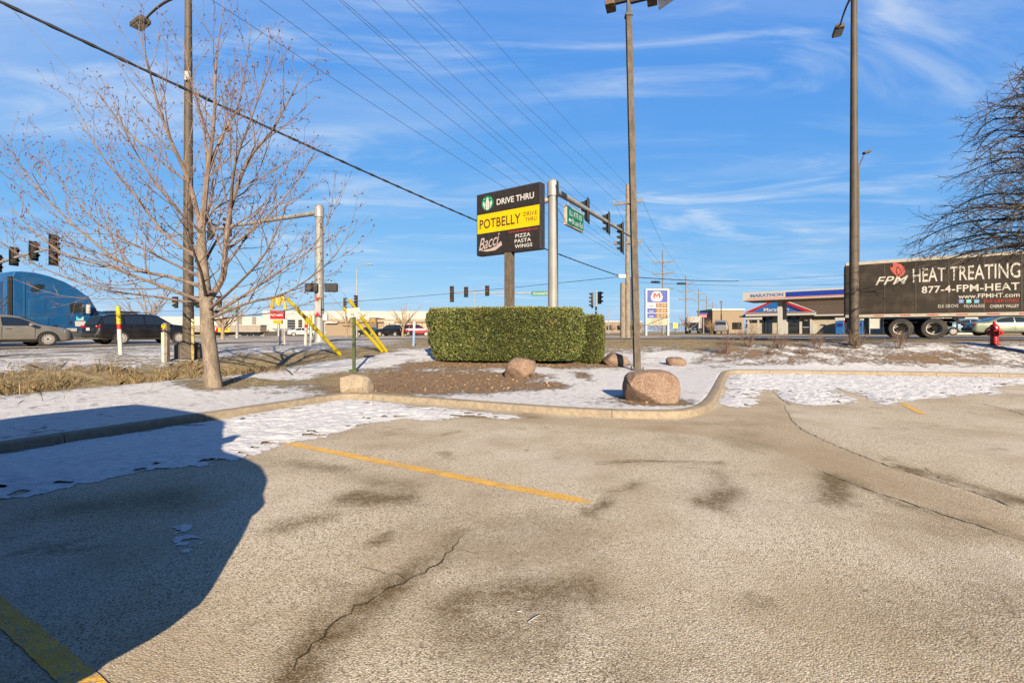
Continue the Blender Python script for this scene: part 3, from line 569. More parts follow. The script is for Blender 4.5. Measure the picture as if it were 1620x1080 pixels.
# ---- hedge
def leaf_mat():
    t = NT('yew_leaf'); i = t.N.new('ShaderNodeObjectInfo'); n = t.noise(5, 4, .6); f = t.noise(55, 3, .7); v = t.attr('tone')
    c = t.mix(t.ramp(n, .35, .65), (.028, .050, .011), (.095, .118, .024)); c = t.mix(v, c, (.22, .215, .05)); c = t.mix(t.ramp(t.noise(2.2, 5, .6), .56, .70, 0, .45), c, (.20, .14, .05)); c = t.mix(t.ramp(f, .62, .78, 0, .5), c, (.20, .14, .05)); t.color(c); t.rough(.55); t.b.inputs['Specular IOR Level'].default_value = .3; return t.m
YEW = leaf_mat(); YCORE = M('yew_inside', (.022, .024, .010), .95, var=.5, scale=20)
def hedge(name, label, corners, h, n, seed, dark=0):
    """corners: footprint polygon (world xy); leaves stand on a clipped, slightly lumpy body"""
    rg = np.random.default_rng(seed); P = np.array(corners); c = P.mean(0); zb = gz(*c); t = thing(name, label, 'hedge', (c[0], c[1], zb)); P = P - c
    per = np.vstack([P, P[:1]]); sl = np.hypot(*(per[1:] - per[:-1]).T); cum = np.concatenate([[0], np.cumsum(sl)])
    def ring(s): return np.stack([np.interp(s, cum, per[:, 0]), np.interp(s, cum, per[:, 1])], -1)
    def scale_at(z): u = z / h; return np.interp(u, [0, .06, .35, .8, .93, .98, 1], [.88, .91, .965, 1.0, .975, .93, .86])
    nr = 90; s = np.linspace(0, cum[-1], nr, endpoint=False); zz = np.linspace(.05, h, 24); vs = []
    def lump(xy, z): return 1 + .055 * (fbm(xy[:, 0] * 1.5 + z * 1.1, xy[:, 1] * 1.5 + z * 1.7 + 40, 1.3, 3, seed) - .5) * 2 + .05 * (fbm(xy[:, 0] * 3 + z * 2.3, xy[:, 1] * 3 - z * 2.9 + 9, 1.6, 3, seed + 3) - .5)
    for z in zz: q = ring(s) * scale_at(z); q = q * lump(q, np.full(len(q), z))[:, None] * .965; vs.append(np.column_stack([q, np.full(nr, min(z, h - .06))]))
    V = np.vstack(vs); fs = [(i * nr + k, i * nr + (k + 1) % nr, (i + 1) * nr + (k + 1) % nr, (i + 1) * nr + k) for i in range(len(zz) - 1) for k in range(nr)]
    m = MB(); m.add(V.tolist(), fs); m.add(V[-nr:].tolist(), [tuple(range(nr))]); m.build('inner_branches', YCORE, t)
    area_side = cum[-1] * h; bbx = (P.max(0) - P.min(0)); area_top = bbx[0] * bbx[1] * .8; ns = int(n * area_side / (area_side + area_top)); nt_ = n - ns
    ss = rg.random(ns) * cum[-1]; z = rg.random(ns) ** .95 * h; q = ring(ss) * scale_at(z)[:, None]; q *= lump(q, z)[:, None] * (1 - np.abs(rg.normal(0, .022, ns)) + .012)[:, None]; pos = np.column_stack([q, z + 0.0]); nrm = np.column_stack([q / (np.linalg.norm(q, axis=1)[:, None] + 1e-6), np.zeros(ns) + .25])
    tp = (rg.random((nt_ * 3, 2)) - .5) * bbx * 1.1; tp = tp[inside(tp[:, 0], tp[:, 1], [tuple(x) for x in P * .97])][:nt_]
    pos = np.vstack([pos, np.column_stack([tp, h + .05 * (fbm(tp[:, 0], tp[:, 1], 2, 3, seed + 9) - .5) + rg.normal(0, .018, len(tp)) - .02])]); nrm = np.vstack([nrm, np.column_stack([rg.normal(0, .3, (len(tp), 2)), np.ones(len(tp))])])
    nn = len(pos); d = nrm + rg.normal(0, .65, (nn, 3)); d[:, 2] += .25; d /= np.linalg.norm(d, axis=1)[:, None]; a = np.cross(d, rg.normal(0, 1, (nn, 3))); a /= np.linalg.norm(a, axis=1)[:, None] + 1e-9
    L = rg.uniform(.035, .085, nn)[:, None]; wd = rg.uniform(.010, .020, nn)[:, None]; b = pos - d * L * .3
    V = np.stack([b, b + d * L * .55 + a * wd, b + d * L, b + d * L * .55 - a * wd], 1).reshape(-1, 3); V[:, 2] = np.maximum(V[:, 2], .01); Fq = np.arange(nn * 4).reshape(-1, 4)
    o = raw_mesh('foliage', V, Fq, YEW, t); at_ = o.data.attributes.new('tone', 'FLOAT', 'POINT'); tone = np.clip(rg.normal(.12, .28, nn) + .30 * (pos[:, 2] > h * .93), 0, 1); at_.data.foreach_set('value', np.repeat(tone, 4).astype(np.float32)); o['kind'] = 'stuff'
    return t
def hq(px, d): return ((px - CX) / F * d, d)
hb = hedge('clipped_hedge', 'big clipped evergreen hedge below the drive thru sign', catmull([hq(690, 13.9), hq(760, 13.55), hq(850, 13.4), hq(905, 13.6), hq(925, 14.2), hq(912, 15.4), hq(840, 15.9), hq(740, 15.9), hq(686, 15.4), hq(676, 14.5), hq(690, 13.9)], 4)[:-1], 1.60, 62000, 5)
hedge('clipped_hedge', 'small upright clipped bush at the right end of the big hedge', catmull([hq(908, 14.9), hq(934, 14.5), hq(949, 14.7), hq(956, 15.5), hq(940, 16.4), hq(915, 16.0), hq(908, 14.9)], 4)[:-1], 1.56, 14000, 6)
# ---- boulders
def rock_mat(name, c1, c2, c3):
    t = NT(name); n = t.noise(3.5, 6, .6); f = t.noise(38, 5, .7); g = t.voro(90, 'F1', 'Color'); sp = t.N.new('ShaderNodeSeparateColor'); t.L.new(g, sp.inputs[0]); c = t.mix(t.ramp(n, .35, .68), c1, c2); c = t.mix(t.ramp(sp.outputs[0], .62, .75, 0, .7), c, c3); c = t.mix(t.ramp(sp.outputs[1], .86, .9, 0, .75), c, (.07, .05, .04))
    t.color(c); t.rough(.85); t.b.inputs['Specular IOR Level'].default_value = .3; t.bump(f, .7, .02, t.bump(n, .6, .06)); return t.m
PINK = rock_mat('pink_granite', (.14, .08, .054), (.215, .142, .10), (.28, .22, .17)); LIME = rock_mat('pale_stone', (.24, .19, .13), (.32, .26, .19), (.34, .29, .23))
def boulder(px, py, wpx, hpx, label, mat, seed, depth=.9, skew=0, facet=0, tilt=0):
    p = stand(px, py); k = p.y / F; wx, hz = wpx * k, hpx * k; rg = random.Random(seed); bm = bmesh.new(); bmesh.ops.create_icosphere(bm, subdivisions=5, radius=1)
    P = np.array([v.co[:] for v in bm.verts]); 
    def n3(q, sc, o): return fbm(q[:, 0] + q[:, 2] * .7 + seed, q[:, 1] - q[:, 2] * .6 + seed * 2, sc, o, seed) - .5
    r = 1 + .30 * n3(P, 1.1, 2) + .12 * n3(P, 3, 3) + .035 * n3(P, 11, 3); Q = np.sign(P) * np.abs(P) ** .82 * r[:, None]
    for _ in range(facet):
        nn = np.array([rg.gauss(0, 1), rg.gauss(0, 1), rg.gauss(0, .8)]); nn /= np.linalg.norm(nn); dd = Q @ nn; lim = rg.uniform(.62, .8); Q -= np.outer(np.maximum(dd - lim, 0) * .88, nn)
    Q -= (Q.max(0) + Q.min(0)) / 2; Q /= (Q.max(0) - Q.min(0)) / 2
    x = Q[:, 0] * wx / 2 + skew * Q[:, 2] * hz; y = Q[:, 1] * wx / 2 * depth; z = (Q[:, 2] + 1) / 2 * hz * 1.28 - hz * .28 + tilt * Q[:, 0] * hz
    for v, a, b, c in zip(bm.verts, x, y, z): v.co = (a, b, c)
    me = bpy.data.meshes.new('boulder'); bm.to_mesh(me); bm.free(); me.materials.append(mat); me.polygons.foreach_set('use_smooth', [True] * len(me.polygons))
    o = bpy.data.objects.new('boulder', me); COL.objects.link(o); o.location = p + Vector((0, wx * depth * .42, 0)); tag(o, label, 'boulder', 'landscape boulders on the island')
boulder(1035, 637, 84, 51, 'largest pink granite boulder, right beside the lamp post foot', PINK, 3, .85, facet=5)
boulder(823, 599, 50, 35, 'pointed pink boulder in front of the hedge', PINK, 8, .8, skew=.12, facet=5, tilt=.12)
boulder(977, 579, 42, 21, 'rounded pink boulder at the right foot of the small bush', PINK, 14, .8, tilt=-.08, facet=4)
boulder(1074, 579, 34, 14, 'smallest pink boulder alone in the snow right of the lamp post', PINK, 19, .8)
boulder(559, 623, 52, 29, 'pale angular stone at the foot of the green sign post', LIME, 23, .8, facet=7)
# ---- dry grass, leaf litter and mulch chips
GRM = NT('dry_grass_blade'); GRM.color(GRM.mix(GRM.attr('tone'), (.085, .055, .022), (.30, .22, .10))); GRM.rough(.9); GRM = GRM.m
def blades(x, y, hmin, hmax, seed, wd=.006, splay=.5):
    rg = np.random.default_rng(seed); n = len(x); z = land(x, y) - .01; h = rg.uniform(hmin, hmax, n); a = rg.random(n) * 6.28; b = rg.random(n) * 6.28; sp = rg.random(n) * splay
    p = np.column_stack([x, y, z]); tip = p + np.column_stack([np.cos(a) * sp * h, np.sin(a) * sp * h, h * (1 - .25 * sp)]); mid = (p + tip) / 2 + np.column_stack([-np.cos(a) * sp * h * .12, -np.sin(a) * sp * h * .12, h * .08]); wv = np.column_stack([np.cos(b), np.sin(b), np.zeros(n)]) * wd * rg.uniform(.6, 1.3, n)[:, None]
    V = np.stack([p - wv, p + wv, mid + wv * .8, tip, mid - wv * .8], 1).reshape(-1, 3); Fq = (np.arange(n)[:, None] * 5 + np.array([0, 1, 2, 3, 4])).reshape(-1, 5); return V, Fq, np.repeat(rg.random(n), 5)
def grass(name, V, Fq, tone, label=None):
    o = raw_mesh(name, V, Fq, GRM); a = o.data.attributes.new('tone', 'FLOAT', 'POINT'); a.data.foreach_set('value', tone.astype(np.float32)); tag(o, label, 'grass', kind='stuff'); return o
rg = np.random.default_rng(5)
al = rg.uniform(-3, 6.3, 22000); dl = 6.0 + rg.normal(0, 1.0, 22000); clm = fbm(al, dl, 1.6, 4, 4) > .49; al, dl = al[clm], dl[clm]
x = -5.43 + al * .48 - dl * .87; y = 4.83 + al * .87 + dl * .48; V1 = blades(x, y, .05, .30, 1, .004, 1.2); 
grass('tall_dry_grass', *V1, 'tall dry brown grass standing in the ditch at the left')
x = rg.uniform(-34, 16, 90000); y = rg.uniform(9.5, 24, 90000); sn, mu = cover(x, y); ok = (sn + .9 * (fbm(x, y, 1.3, 4, 2) - .5) < .28) & (x < .95 * y) & (x > -1.2 * y) & (mu < .5) & (~inside(x, y, LOT)) & (((x - BO.x) * BP.x + (y - BO.y) * BP.y) > 2.9)
x, y = x[ok], y[ok]; V1 = blades(x, y, .02, .07, 2, .005, 1.1); grass('short_dry_grass', *V1, 'short dead winter grass showing through the snow')
CHM = NT('mulch_chip'); CHM.color(CHM.mix(CHM.attr('tone'), (.10, .055, .03), (.42, .28, .15))); CHM.rough(.9); CHM = CHM.m
x = rg.uniform(-5, 17, 60000); y = rg.uniform(7, 18, 60000); sn, mu = cover(x, y); ok = (sn < .42) & (mu > .5) & (~inside(x, y, LOT)) & (poly_dist(x, y, KERB) > .3) & (rg.random(60000) < .5); x, y = x[ok][:14000], y[ok][:14000]; n = len(x)
z = land(x, y) + rg.uniform(.002, .02, n); a = rg.random(n) * 6.28; l = rg.uniform(.012, .035, n); wv = l * rg.uniform(.3, .7, n); t1 = rg.normal(0, .35, n); t2 = rg.normal(0, .35, n)
c = np.column_stack([x, y, z]); u = np.column_stack([np.cos(a), np.sin(a), t1]) * l[:, None]; v = np.column_stack([-np.sin(a), np.cos(a), t2]) * wv[:, None]
o = raw_mesh('mulch_chips', np.stack([c - u, c - v, c + u, c + v], 1).reshape(-1, 3), np.arange(n * 4).reshape(-1, 4), CHM); at_ = o.data.attributes.new('tone', 'FLOAT', 'POINT'); at_.data.foreach_set('value', np.repeat(rg.random(n), 4).astype(np.float32)); tag(o, 'loose brown mulch chips and fallen leaves on the island', 'mulch', kind='stuff')
# ------------------------------------------------------------------ street furniture
GALV = M('galvanised_steel', (.27, .275, .27), .5, .25, var=.15, scale=3, mapping=(1, 1, .3), dirt=.15); BLACK = M('black_housing', (.022, .022, .022), .55, var=.3); DGREY = M('dark_grey_paint', (.07, .068, .062), .6); BRZ_ = M('bronze_paint', (.075, .06, .044), .65, var=.3, scale=5, mapping=(1, 1, .3))
YEL = M('safety_yellow', (.42, .33, .01), .5, var=.12); WHITE = M('white_plastic', (.42, .41, .38), .5, var=.1, dirt=.15); RED = M('signal_red_paint', (.34, .012, .01), .45, var=.15); GRN = M('street_sign_green', (.0, .11, .075), .5, var=.1); WOODP = bark_mat('pole_wood', (.14, .115, .088), (.24, .205, .16)); CONC = conc('cast_concrete', (.40, .35, .29)); CABLE = M('cable_sheath', (.02, .02, .022), .6); WIRE = M('wire_metal', (.05, .055, .065), .5)
PWIRE = M('bare_wire', (.22, .23, .24), .4, .2); LAMPM = M('lamp_lens', (.45, .45, .40), .3); WOODY = M('stake_wood', (.34, .26, .11), .8, var=.25, scale=20, mapping=(1, 1, .2)); LBLUE = M('pale_blue_plastic', (.17, .28, .42), .5, var=.1); GREENP = M('green_post_paint', (.045, .065, .02), .6, var=.3); LWHITE = M('lettering_white', (.42, .42, .41), .6, var=.05)
LENS = [M('red_lens', (.22, .02, .015), .25), M('amber_lens', (.25, .12, .01), .25), M('green_lens', (.02, .10, .06), .25)]
def rotz(v): return math.atan2(v.y, v.x)
# ---- traffic signal heads (local +x is the way they face)
def head_meshes(n):
    h = .36 * n; m = MB(); m.box((0, 0, 0), (.20, .34, h), bev=.03)
    for i in range(n - 1): m.box((.005, 0, -h / 2 + .36 * (i + 1)), (.215, .352, .012))
    plate = MB(); plate.box((-.06, 0, 0), (.012, .58, h + .26))
    vis = MB(); k = 12; o = []
    for r in (.152, .140):
        for xx, a0 in ((.10, -20), (.32, 15)):
            for j in range(k + 1): a = R(a0 + (180 - 2 * a0) * j / k); vis.v.append((xx, r * math.cos(a), r * math.sin(a)))
    n1 = k + 1
    for j in range(k): vis.f += [(j, j + 1, n1 + j + 1, n1 + j), (2 * n1 + j, 3 * n1 + j, 3 * n1 + j + 1, 2 * n1 + j + 1), (n1 + j, n1 + j + 1, 3 * n1 + j + 1, 3 * n1 + j)]
    vis.f += [(0, n1, 3 * n1, 2 * n1), (k, 2 * n1 + k, 3 * n1 + k, n1 + k)]; vis.mi = [0] * len(vis.f)
    ln = MB(); ln.lathe([(.13, .10), (.12, .112), (.06, .122), (.005, .125)], 16, 'x'); return m, plate, vis, ln
_hc = {}
def signal(parent, pos, face, n, sc=1.0, plate=True):
    if (n, plate) not in _hc:
        m, pl, vis, ln = head_meshes(n); hd = m.build('signal_head', BLACK, None, True); ch = []
        if plate: ch.append(pl.build('backplate', BLACK, hd))
        v0 = vis.build('visor', BLACK, hd, True); l0 = [ln.build('lens', LENS[i], hd, True) for i in range(3)]
        for i in range(n):
            z = .36 * n / 2 - .18 - .36 * i; v = v0 if i == 0 else v0.copy(); l = l0[i % 3] if i < 3 else l0[i % 3].copy()
            for q in (v, l):
                if q.name not in COL.objects: COL.objects.link(q)
                q.parent = hd; q.location = (0, 0, z)
        for i in range(n, 3): bpy.data.objects.remove(l0[i])
        _hc[(n, plate)] = hd; o = hd
    else: o = copy_tree(_hc[(n, plate)])
    o.parent = parent; o.location = pos; o.rotation_euler = (0, 0, rotz(face)); o.scale = (sc,) * 3; return o
def mast(name, label, base, top, r0, r1, arm_end=None, ar0=.14, ar1=.07, mat=None, flange=True, rise=0.0, arm_z=None):
    mat = mat or GALV; t = thing(name, label, 'traffic signal', base); h = top - base.z
    m = MB(); m.lathe([(r0, 0), (r1, h), (r1 * 1.02, h + .01), (r1 * .7, h + .09), (.01, h + .12)], 20); m.build('pole', mat, t, True)
    m = MB(); m.lathe([(r0 * 1.9, 0), (r0 * 1.9, .05), (r0 * 1.25, .06), (r0 * 1.15, .22), (r0 * .9, .26)], 12); m.build('base_plate', mat, t, True)
    if arm_end is not None:
        az = (arm_z or top - .45) - base.z; d = (arm_end - Vector((base.x, base.y, 0))); d.z = 0; L = d.length; d.normalize(); N_ = 10
        pts = [Vector((0, 0, az)) + d * (L * i / N_) + Vector((0, 0, rise * math.sin(i / N_ * 1.57))) for i in range(N_ + 1)]
        m = MB(); m.tube(pts, [ar0 + (ar1 - ar0) * i / N_ for i in range(N_ + 1)], 14); m.build('mast_arm', mat, t, True)
        if flange: m = MB(); m.lathe([(r1 * 1.22, az - .32), (r1 * 1.22, az + .32)], 20); m.build('arm_clamp', mat, t, True)
        return t, pts, d, L
    return t
def arm_at(pts, s, L): f = s / L * (len(pts) - 1); i = min(int(f), len(pts) - 2); return pts[i].lerp(pts[i + 1], f - i)
# right of the sign: mast arm over the cross street
bs = ground_at(875, 20.5); AD = Vector((.52, .854, 0)); topz = at(875, 288, 20.5).z
t, pts, d, L = mast('traffic_signal_mast', 'thick galvanised signal pole right of the drive thru sign with arm reaching away', bs, topz, .235, .215, bs + AD * 11.8, .15, .075, arm_z=at(883, 303, 20.8).z)
for s, n in ((4.05, 3), (7.3, 3), (9.9, 5)):
    signal(t, arm_at(pts, s, L) + Vector((0, 0, -.05 if n == 3 else -.45)), Vector((-.92, .39, 0)), n)
sb = MB(); c = arm_at(pts, 2.35, L) + Vector((0, 0, -.85)); rz = Matrix.Rotation(rotz(AD), 3, 'Z'); sb.box(c, (2.15, .16, .95), rz, .02); sg = sb.build('street_name_sign', M('sign_box_cream', (.32, .29, .24), .5), t)
nrm = Vector((AD.y, -AD.x, 0)); fb = MB(); fb.box(c + nrm * .083, (2.0, .012, .82), rz); fb.build('sign_face', GRN, sg)
text('lettering', 'ILL RTE 83', 1.5, .26, lambda a, b: c + nrm * .0905 + AD * a + Vector((0, 0, b + .17)), LWHITE, sg); text('lettering', 'Busse', .78, .26, lambda a, b: c + nrm * .0905 + AD * (a - .03) + Vector((0, 0, b - .19)), LWHITE, sg); text('lettering', 'Rd', .36, .26, lambda a, b: c + nrm * .0905 + AD * (a + .68) + Vector((0, 0, b - .19)), LWHITE, sg)
m = MB(); m.prism([(-.85, -.19), (-.68, -.08), (-.68, -.15), (-.52, -.15), (-.52, -.23), (-.68, -.23), (-.68, -.30)], .088, .0905, lambda a, b, q: c + nrm * q + AD * a + Vector((0, 0, b))); m.build('arrow', LWHITE, sg)
for s in (1.6, 3.1): m = MB(); q = arm_at(pts, s, L); m.tube([q, q + Vector((0, 0, -.42))], .025, 6); m.build('hanger', GALV, t)
m = MB(); m.tube([Vector((0, 0, topz - bs.z - .75)), Vector((-1.9, 1.2, topz - bs.z - .95))], [.12, .1], 12); m.build('side_arm', M('tan_arm_paint', (.45, .38, .28), .6), t, True)
m = MB(); z0 = topz - bs.z - 1.2; m.tube([Vector((.23, -.05, z0)), Vector((.6, .3, z0 - .55)), Vector((1.0, .9, z0 - .6)), Vector((1.3, 1.6, z0 - .1))], .012, 5); m.build('loose_cable', CABLE, t)
# left of it: mast arm over the main road
bs = ground_at(505, 30); AD2 = Vector((-.903, .43, 0)); topz = at(505, 326, 30).z
t, pts, d, L = mast('traffic_signal_mast', 'galvanised signal pole behind the yellow guy guards with arm reaching left', bs, topz, .30, .25, bs + AD2 * 17.6, .17, .07, arm_z=at(497, 336, 30).z)
signal(t, arm_at(pts, 9.4, L) + Vector((0, 0, .0)), Vector((-.5, -.86, 0)), 3, 1.15); signal(t, arm_at(pts, 11.6, L) + Vector((0, 0, -.1)), B, 3, 1.1)
for px in (493, 524): q = at(px, 455, 29.6) - bs; m = MB(); m.box(q, (.80, .30, .56), bev=.04); m.box(q + Vector((0, -.16, .0)), (.7, .03, .46)); m.build('pedestrian_signal', BLACK, t)
m = MB(); q = at(502.5, 485, 29.6) - bs; m.box(q, (.42, .03, 1.22)); pn = m.build('marker_panel', GALV, t)
for sg_ in (1, -1): m = MB(); m.prism([(-.2, .6 * sg_), (.2, .6 * sg_), (0, .34 * sg_)], 0, .012, lambda a, b, tt: q + Vector((a, -.02 - tt, b))); m.build('red_triangle', RED, pn)
m = MB(); m.box(at(515, 502, 29.6) - bs, (.3, .25, .42), bev=.03); m.build('control_box', WHITE, t); m = MB(); m.tube([at(514, 507, 29.7) - bs, at(514, 538, 29.7) - bs], .03, 6); m.build('conduit', GALV, t)
m = MB(); zz = at(505, 491, 30).z - bs.z; m.lathe([(.30, zz), (.30, zz + .1)], 20); m.build('strap', BLACK, t)
# far left: arm tip with four heads
bs = Vector((-42.3, 35.9, 0)); bs.z = gz(bs.x, bs.y); tip = Vector((-30.2, 30.1, 0))
t, pts, d, L = mast('traffic_signal_mast', 'signal arm with four heads above the blue lorry at the left edge', bs, bs.z + 6.6, .22, .18, tip, .14, .06, rise=.75, arm_z=bs.z + 5.55)
for s, n, zo in ((L - .15, 5, -.1), (L - 3.1, 3, .1), (L - 6.3, 3, .1), (L - 9.2, 3, .0)): signal(t, arm_at(pts, max(s, .5), L) + Vector((0, 0, zo)), Vector((.62, -.1, 0)), n, 1.0)
# far side of the crossing, seen between sign and hedge
bs = ground_at(877, 59); t, pts, d, L = mast('traffic_signal_mast', 'far signal arm low in the sky left of the sign post with green street sign', bs, at(877, 455, 59).z, .2, .16, ground_at(709, 60), .11, .06, arm_z=at(870, 463, 59).z)
for px, n, zo in ((713, 5, -.1), (736, 3, .15), (770, 3, .3)): signal(t, arm_at(pts, ((877 - px) / F * 59), L) + Vector((0, -.2, zo)), Vector((-.3, -.95, 0)), n, 1.02)
c = at(856, 464, 58.8) - bs; m = MB(); m.box(c, (2.4, .05, .62)); sg = m.build('street_name_sign', GRN, t); text('lettering', 'Greenleaf Av', 2.0, .30, lambda a, b: c + Vector((a, -.035, b)), LWHITE, sg)
# post behind the right end of the hedge
bs = ground_at(943, 38); t = mast('traffic_signal_post', 'signal post with two heads rising behind the right end of the hedge', bs, at(943, 461, 38).z, .09, .07)
signal(t, at(937, 475, 38) - bs, Vector((-.97, .2, 0)), 4, .88, False); signal(t, at(948.5, 471, 38) - bs, Vector((.9, .4, 0)), 3, .95, False)
# lamp pole with signals before the restaurant
def street_lamp(label, px, D, top, armpx, r=.1, group=None):
    bs = ground_at(px, D); ht = at(px, top, D).z - bs.z; t = thing('street_lamp', label, 'street lamp', bs, group=group); k = D / F; dx = armpx * k; s = 1 if dx > 0 else -1; rr = min(abs(dx) * .5, 1.2)
    pts = [Vector((0, 0, ht - rr))] + [Vector((s * rr * (1 - math.cos(a)), 0, ht - rr + rr * math.sin(a))) for a in np.linspace(.2, 1.57, 6)] + [Vector((dx * .85, 0, ht))]
    m = MB(); m.lathe([(r, 0), (r * .7, ht - rr)], 10); m.build('pole', GALV, t, True); m = MB(); m.tube(pts, r * .5, 8); m.build('arm', GALV, t, True); m = MB(); m.box((dx * .95, 0, ht - .02), (abs(dx) * .35, .3, .14), bev=.05); m.build('lamp_head', GALV, t); return t
t = street_lamp('tall curved street lamp with two signal heads before the tan restaurant', 564.5, 55, 418, 22)
signal(t, at(563.5, 476.5, 54.6) - t.location, Vector((-.3, -.95, 0)), 4, 1.0, False); signal(t, at(545, 480, 54.5) - t.location, Vector((.8, .6, 0)), 4, .95, False); m = MB(); m.tube([at(565, 478, 55) - t.location, at(520, 481, 55) - t.location], .05, 6); m.build('mast_arm', GALV, t)
street_lamp('far curved street lamp left of the sign post above the hedge', 750.5, 75, 455, 14, .09); street_lamp('far street lamp with long arm right of the thick signal pole', 830, 110, 500, 9, .1); street_lamp('far curved street lamp right of the hedge', 963, 100, 487, 13, .1); street_lamp('far curved street lamp before the white warehouse', 490, 90, 484, -9, .1)
# pole with street sign behind the young tree
bs = ground_at(375, 52); t, pts, d, L = mast('traffic_signal_mast', 'far signal pole with green street sign behind the young tree', bs, at(375, 470, 52).z, .16, .13, ground_at(255, 54), .1, .05, arm_z=at(375, 477, 52).z)
for px, zo in ((345, 0), (304, 0), (263, 0)): signal(t, arm_at(pts, ((375 - px) / F * 52.5), L) + Vector((0, -.15, zo)), Vector((-.25, -.97, 0)), 3, 1.25, False)
c = at(362, 489.5, 51.8) - bs; m = MB(); m.box(c, (1.75, .05, .52)); sg = m.build('street_name_sign', GRN, t); text('lettering', 'Busse Rd', 1.4, .26, lambda a, b: c + Vector((a, -.035, b)), LWHITE, sg)
# ---- lamp posts of the lot and the streets
def lamp_box(parent, p, d, sz, tilt=0):
    rz = Matrix.Rotation(rotz(d), 3, 'Z') @ Matrix.Rotation(tilt, 3, 'Y'); m = MB(); m.box(p, sz, rz, .03); o = m.build('lamp_head', BRZ_, parent); m = MB(); m.box(p + rz @ Vector((.02, 0, -sz[2] / 2 - .006)), (sz[0] * .75, sz[1] * .8, .012), rz); m.build('lens', LAMPM, o)
    for k in (-1, 0, 1): m = MB(); m.box(p + rz @ Vector((-sz[0] * .3 + .12 * k, 0, sz[2] / 2 + .02)), (.02, sz[1] * .7, .04), rz); m.build('cooling_fin', BRZ_, o)
def tall_lamp(label, base, ht, r0, r1, arms, mat, sz=(.75, .36, .16), cbase=False, drop=.35):
    t = thing('lamp_post', label, 'lamp post', base); m = MB(); m.lathe([(r0, 0), (r1, ht), (.02, ht + .05)], 16); m.build('pole', mat, t, True)
    m = MB(); w_ = r0 * (2.3 if cbase else 1.7); m.lathe([(w_, 0), (w_, .38 if cbase else .06), (w_ * .8, .45 if cbase else .07), (r0 * 1.05, .5 if cbase else .12)], 8 if cbase else 16); m.build('base', mat, t)
    for d, ln in arms:
        pts = [Vector((0, 0, ht - .25)) + d * (ln * s) + Vector((0, 0, .28 * math.sin(s * 2.4))) for s in np.linspace(0, 1, 8)]; m = MB(); m.tube(pts, [.05 - .02 * s for s in np.linspace(0, 1, 8)], 8); m.build('arm', mat, t, True); lamp_box(t, pts[-1] + d * sz[0] * .4, d, sz)
    return t
b0 = stand(298, 566); pole_t = tall_lamp('tall brown street light behind the young tree', b0, at(297, -24, b0.y).z - b0.z, .155, .09, [(Vector((-.85, .5, 0)).normalized(), 3.0)], BRZ_, cbase=True)
m = MB(); q = at(297, 120, b0.y - .16) - b0; m.box(q, (.16, .05, .26)); m.build('photocell_box', WHITE, pole_t)
b0 = stand(1351, 546); tall_lamp('tall brown street light standing before the lorry trailer', b0, at(1349, -22, b0.y).z - b0.z, .165, .10, [(Vector((.43, .9, 0)).normalized(), 2.5)], BRZ_)
bb = ground_at(1357.5, 36); t = thing('street_lamp', 'far street light whose arm shows right of the tall brown pole', 'street lamp', bb); m = MB(); ht = at(1357, 262, 36).z - bb.z; m.lathe([(.12, 0), (.08, ht)], 10); m.build('pole', BRZ_, t, True)
m = MB(); m.tube([Vector((0, 0, ht - .2)), at(1366, 247, 37.5) - bb], .045, 8); m.build('arm', BRZ_, t); m = MB(); m.box(at(1371.5, 241, 38) - bb, (.62, .34, .22), Matrix.Rotation(-.35, 3, 'Y'), .06); m.build('lamp_head', BRZ_, t)
# square timber-look lamp post on the island
b0 = stand(1008, 586); tp = at(994.5, 26, b0.y) - b0; t = thing('lamp_post', 'square weathered lamp post with floodlights beside the largest boulder', 'lamp post', b0)
PW = bark_mat('weathered_post', (.055, .042, .028), (.115, .09, .062)); m = MB(); hw = .088
vs = []
for i in range(9):
    s = i / 8; q = tp * s; h_ = hw * (1 - .12 * s)
    vs += [(q.x + a * h_, q.y + b * h_, q.z) for a, b in ((-1, -1), (1, -1), (1, 1), (-1, 1))]
m.add(vs, [(i * 4 + k, i * 4 + (k + 1) % 4, i * 4 + 4 + (k + 1) % 4, i * 4 + 4 + k) for i in range(8) for k in range(4)] + [(32, 33, 34, 35)]); m.build('pole', PW, t)
m = MB(); m.box((0, 0, .015), (.34, .34, .03)); m.build('base_plate', DGREY, t)
for a, b in ((-1, -1), (1, -1), (1, 1), (-1, 1)): m = MB(); m.tube([(a * .135, b * .135, .0), (a * .135, b * .135, .11)], .018, 6); m.build('anchor_bolt', DGREY, t)
m = MB(); m.box(tp + Vector((0, 0, .02)), (.20, .20, .08)); m.box(tp + Vector((0, 0, .32)), (.10, .10, .6)); m.build('tenon', BLACK, t); m = MB(); m.box(tp + Vector((.33, -.12, .42)), (.62, .10, .12), Matrix.Rotation(-.35, 3, 'Z')); m.box(tp + Vector((-.3, .1, .5)), (.5, .10, .12), Matrix.Rotation(-.35, 3, 'Z')); m.build('cross_bar', BLACK, t)
FL = bark_mat('rusty_lamp_case', (.06, .04, .025), (.16, .10, .06))
for cx_, cy_, fz in ((.62, -.22, 0), (-.48, .22, 0)):
    m = MB(); cc = tp + Vector((cx_, cy_, .58 if cx_ < 0 else .46)); rz = Matrix.Rotation(-.35, 3, 'Z'); m.box(cc, (.28, .42, .40), rz, .02); o = m.build('floodlight', FL, t)
    if cx_ > 0: m = MB(); m.box(cc + rz @ Vector((.40, -.02, -.22)), (.50, .50, .02), rz @ Matrix.Rotation(-.45, 3, 'Y')); m.build('glass_flap', M('pale_glass', (.55, .66, .80), .15), o)
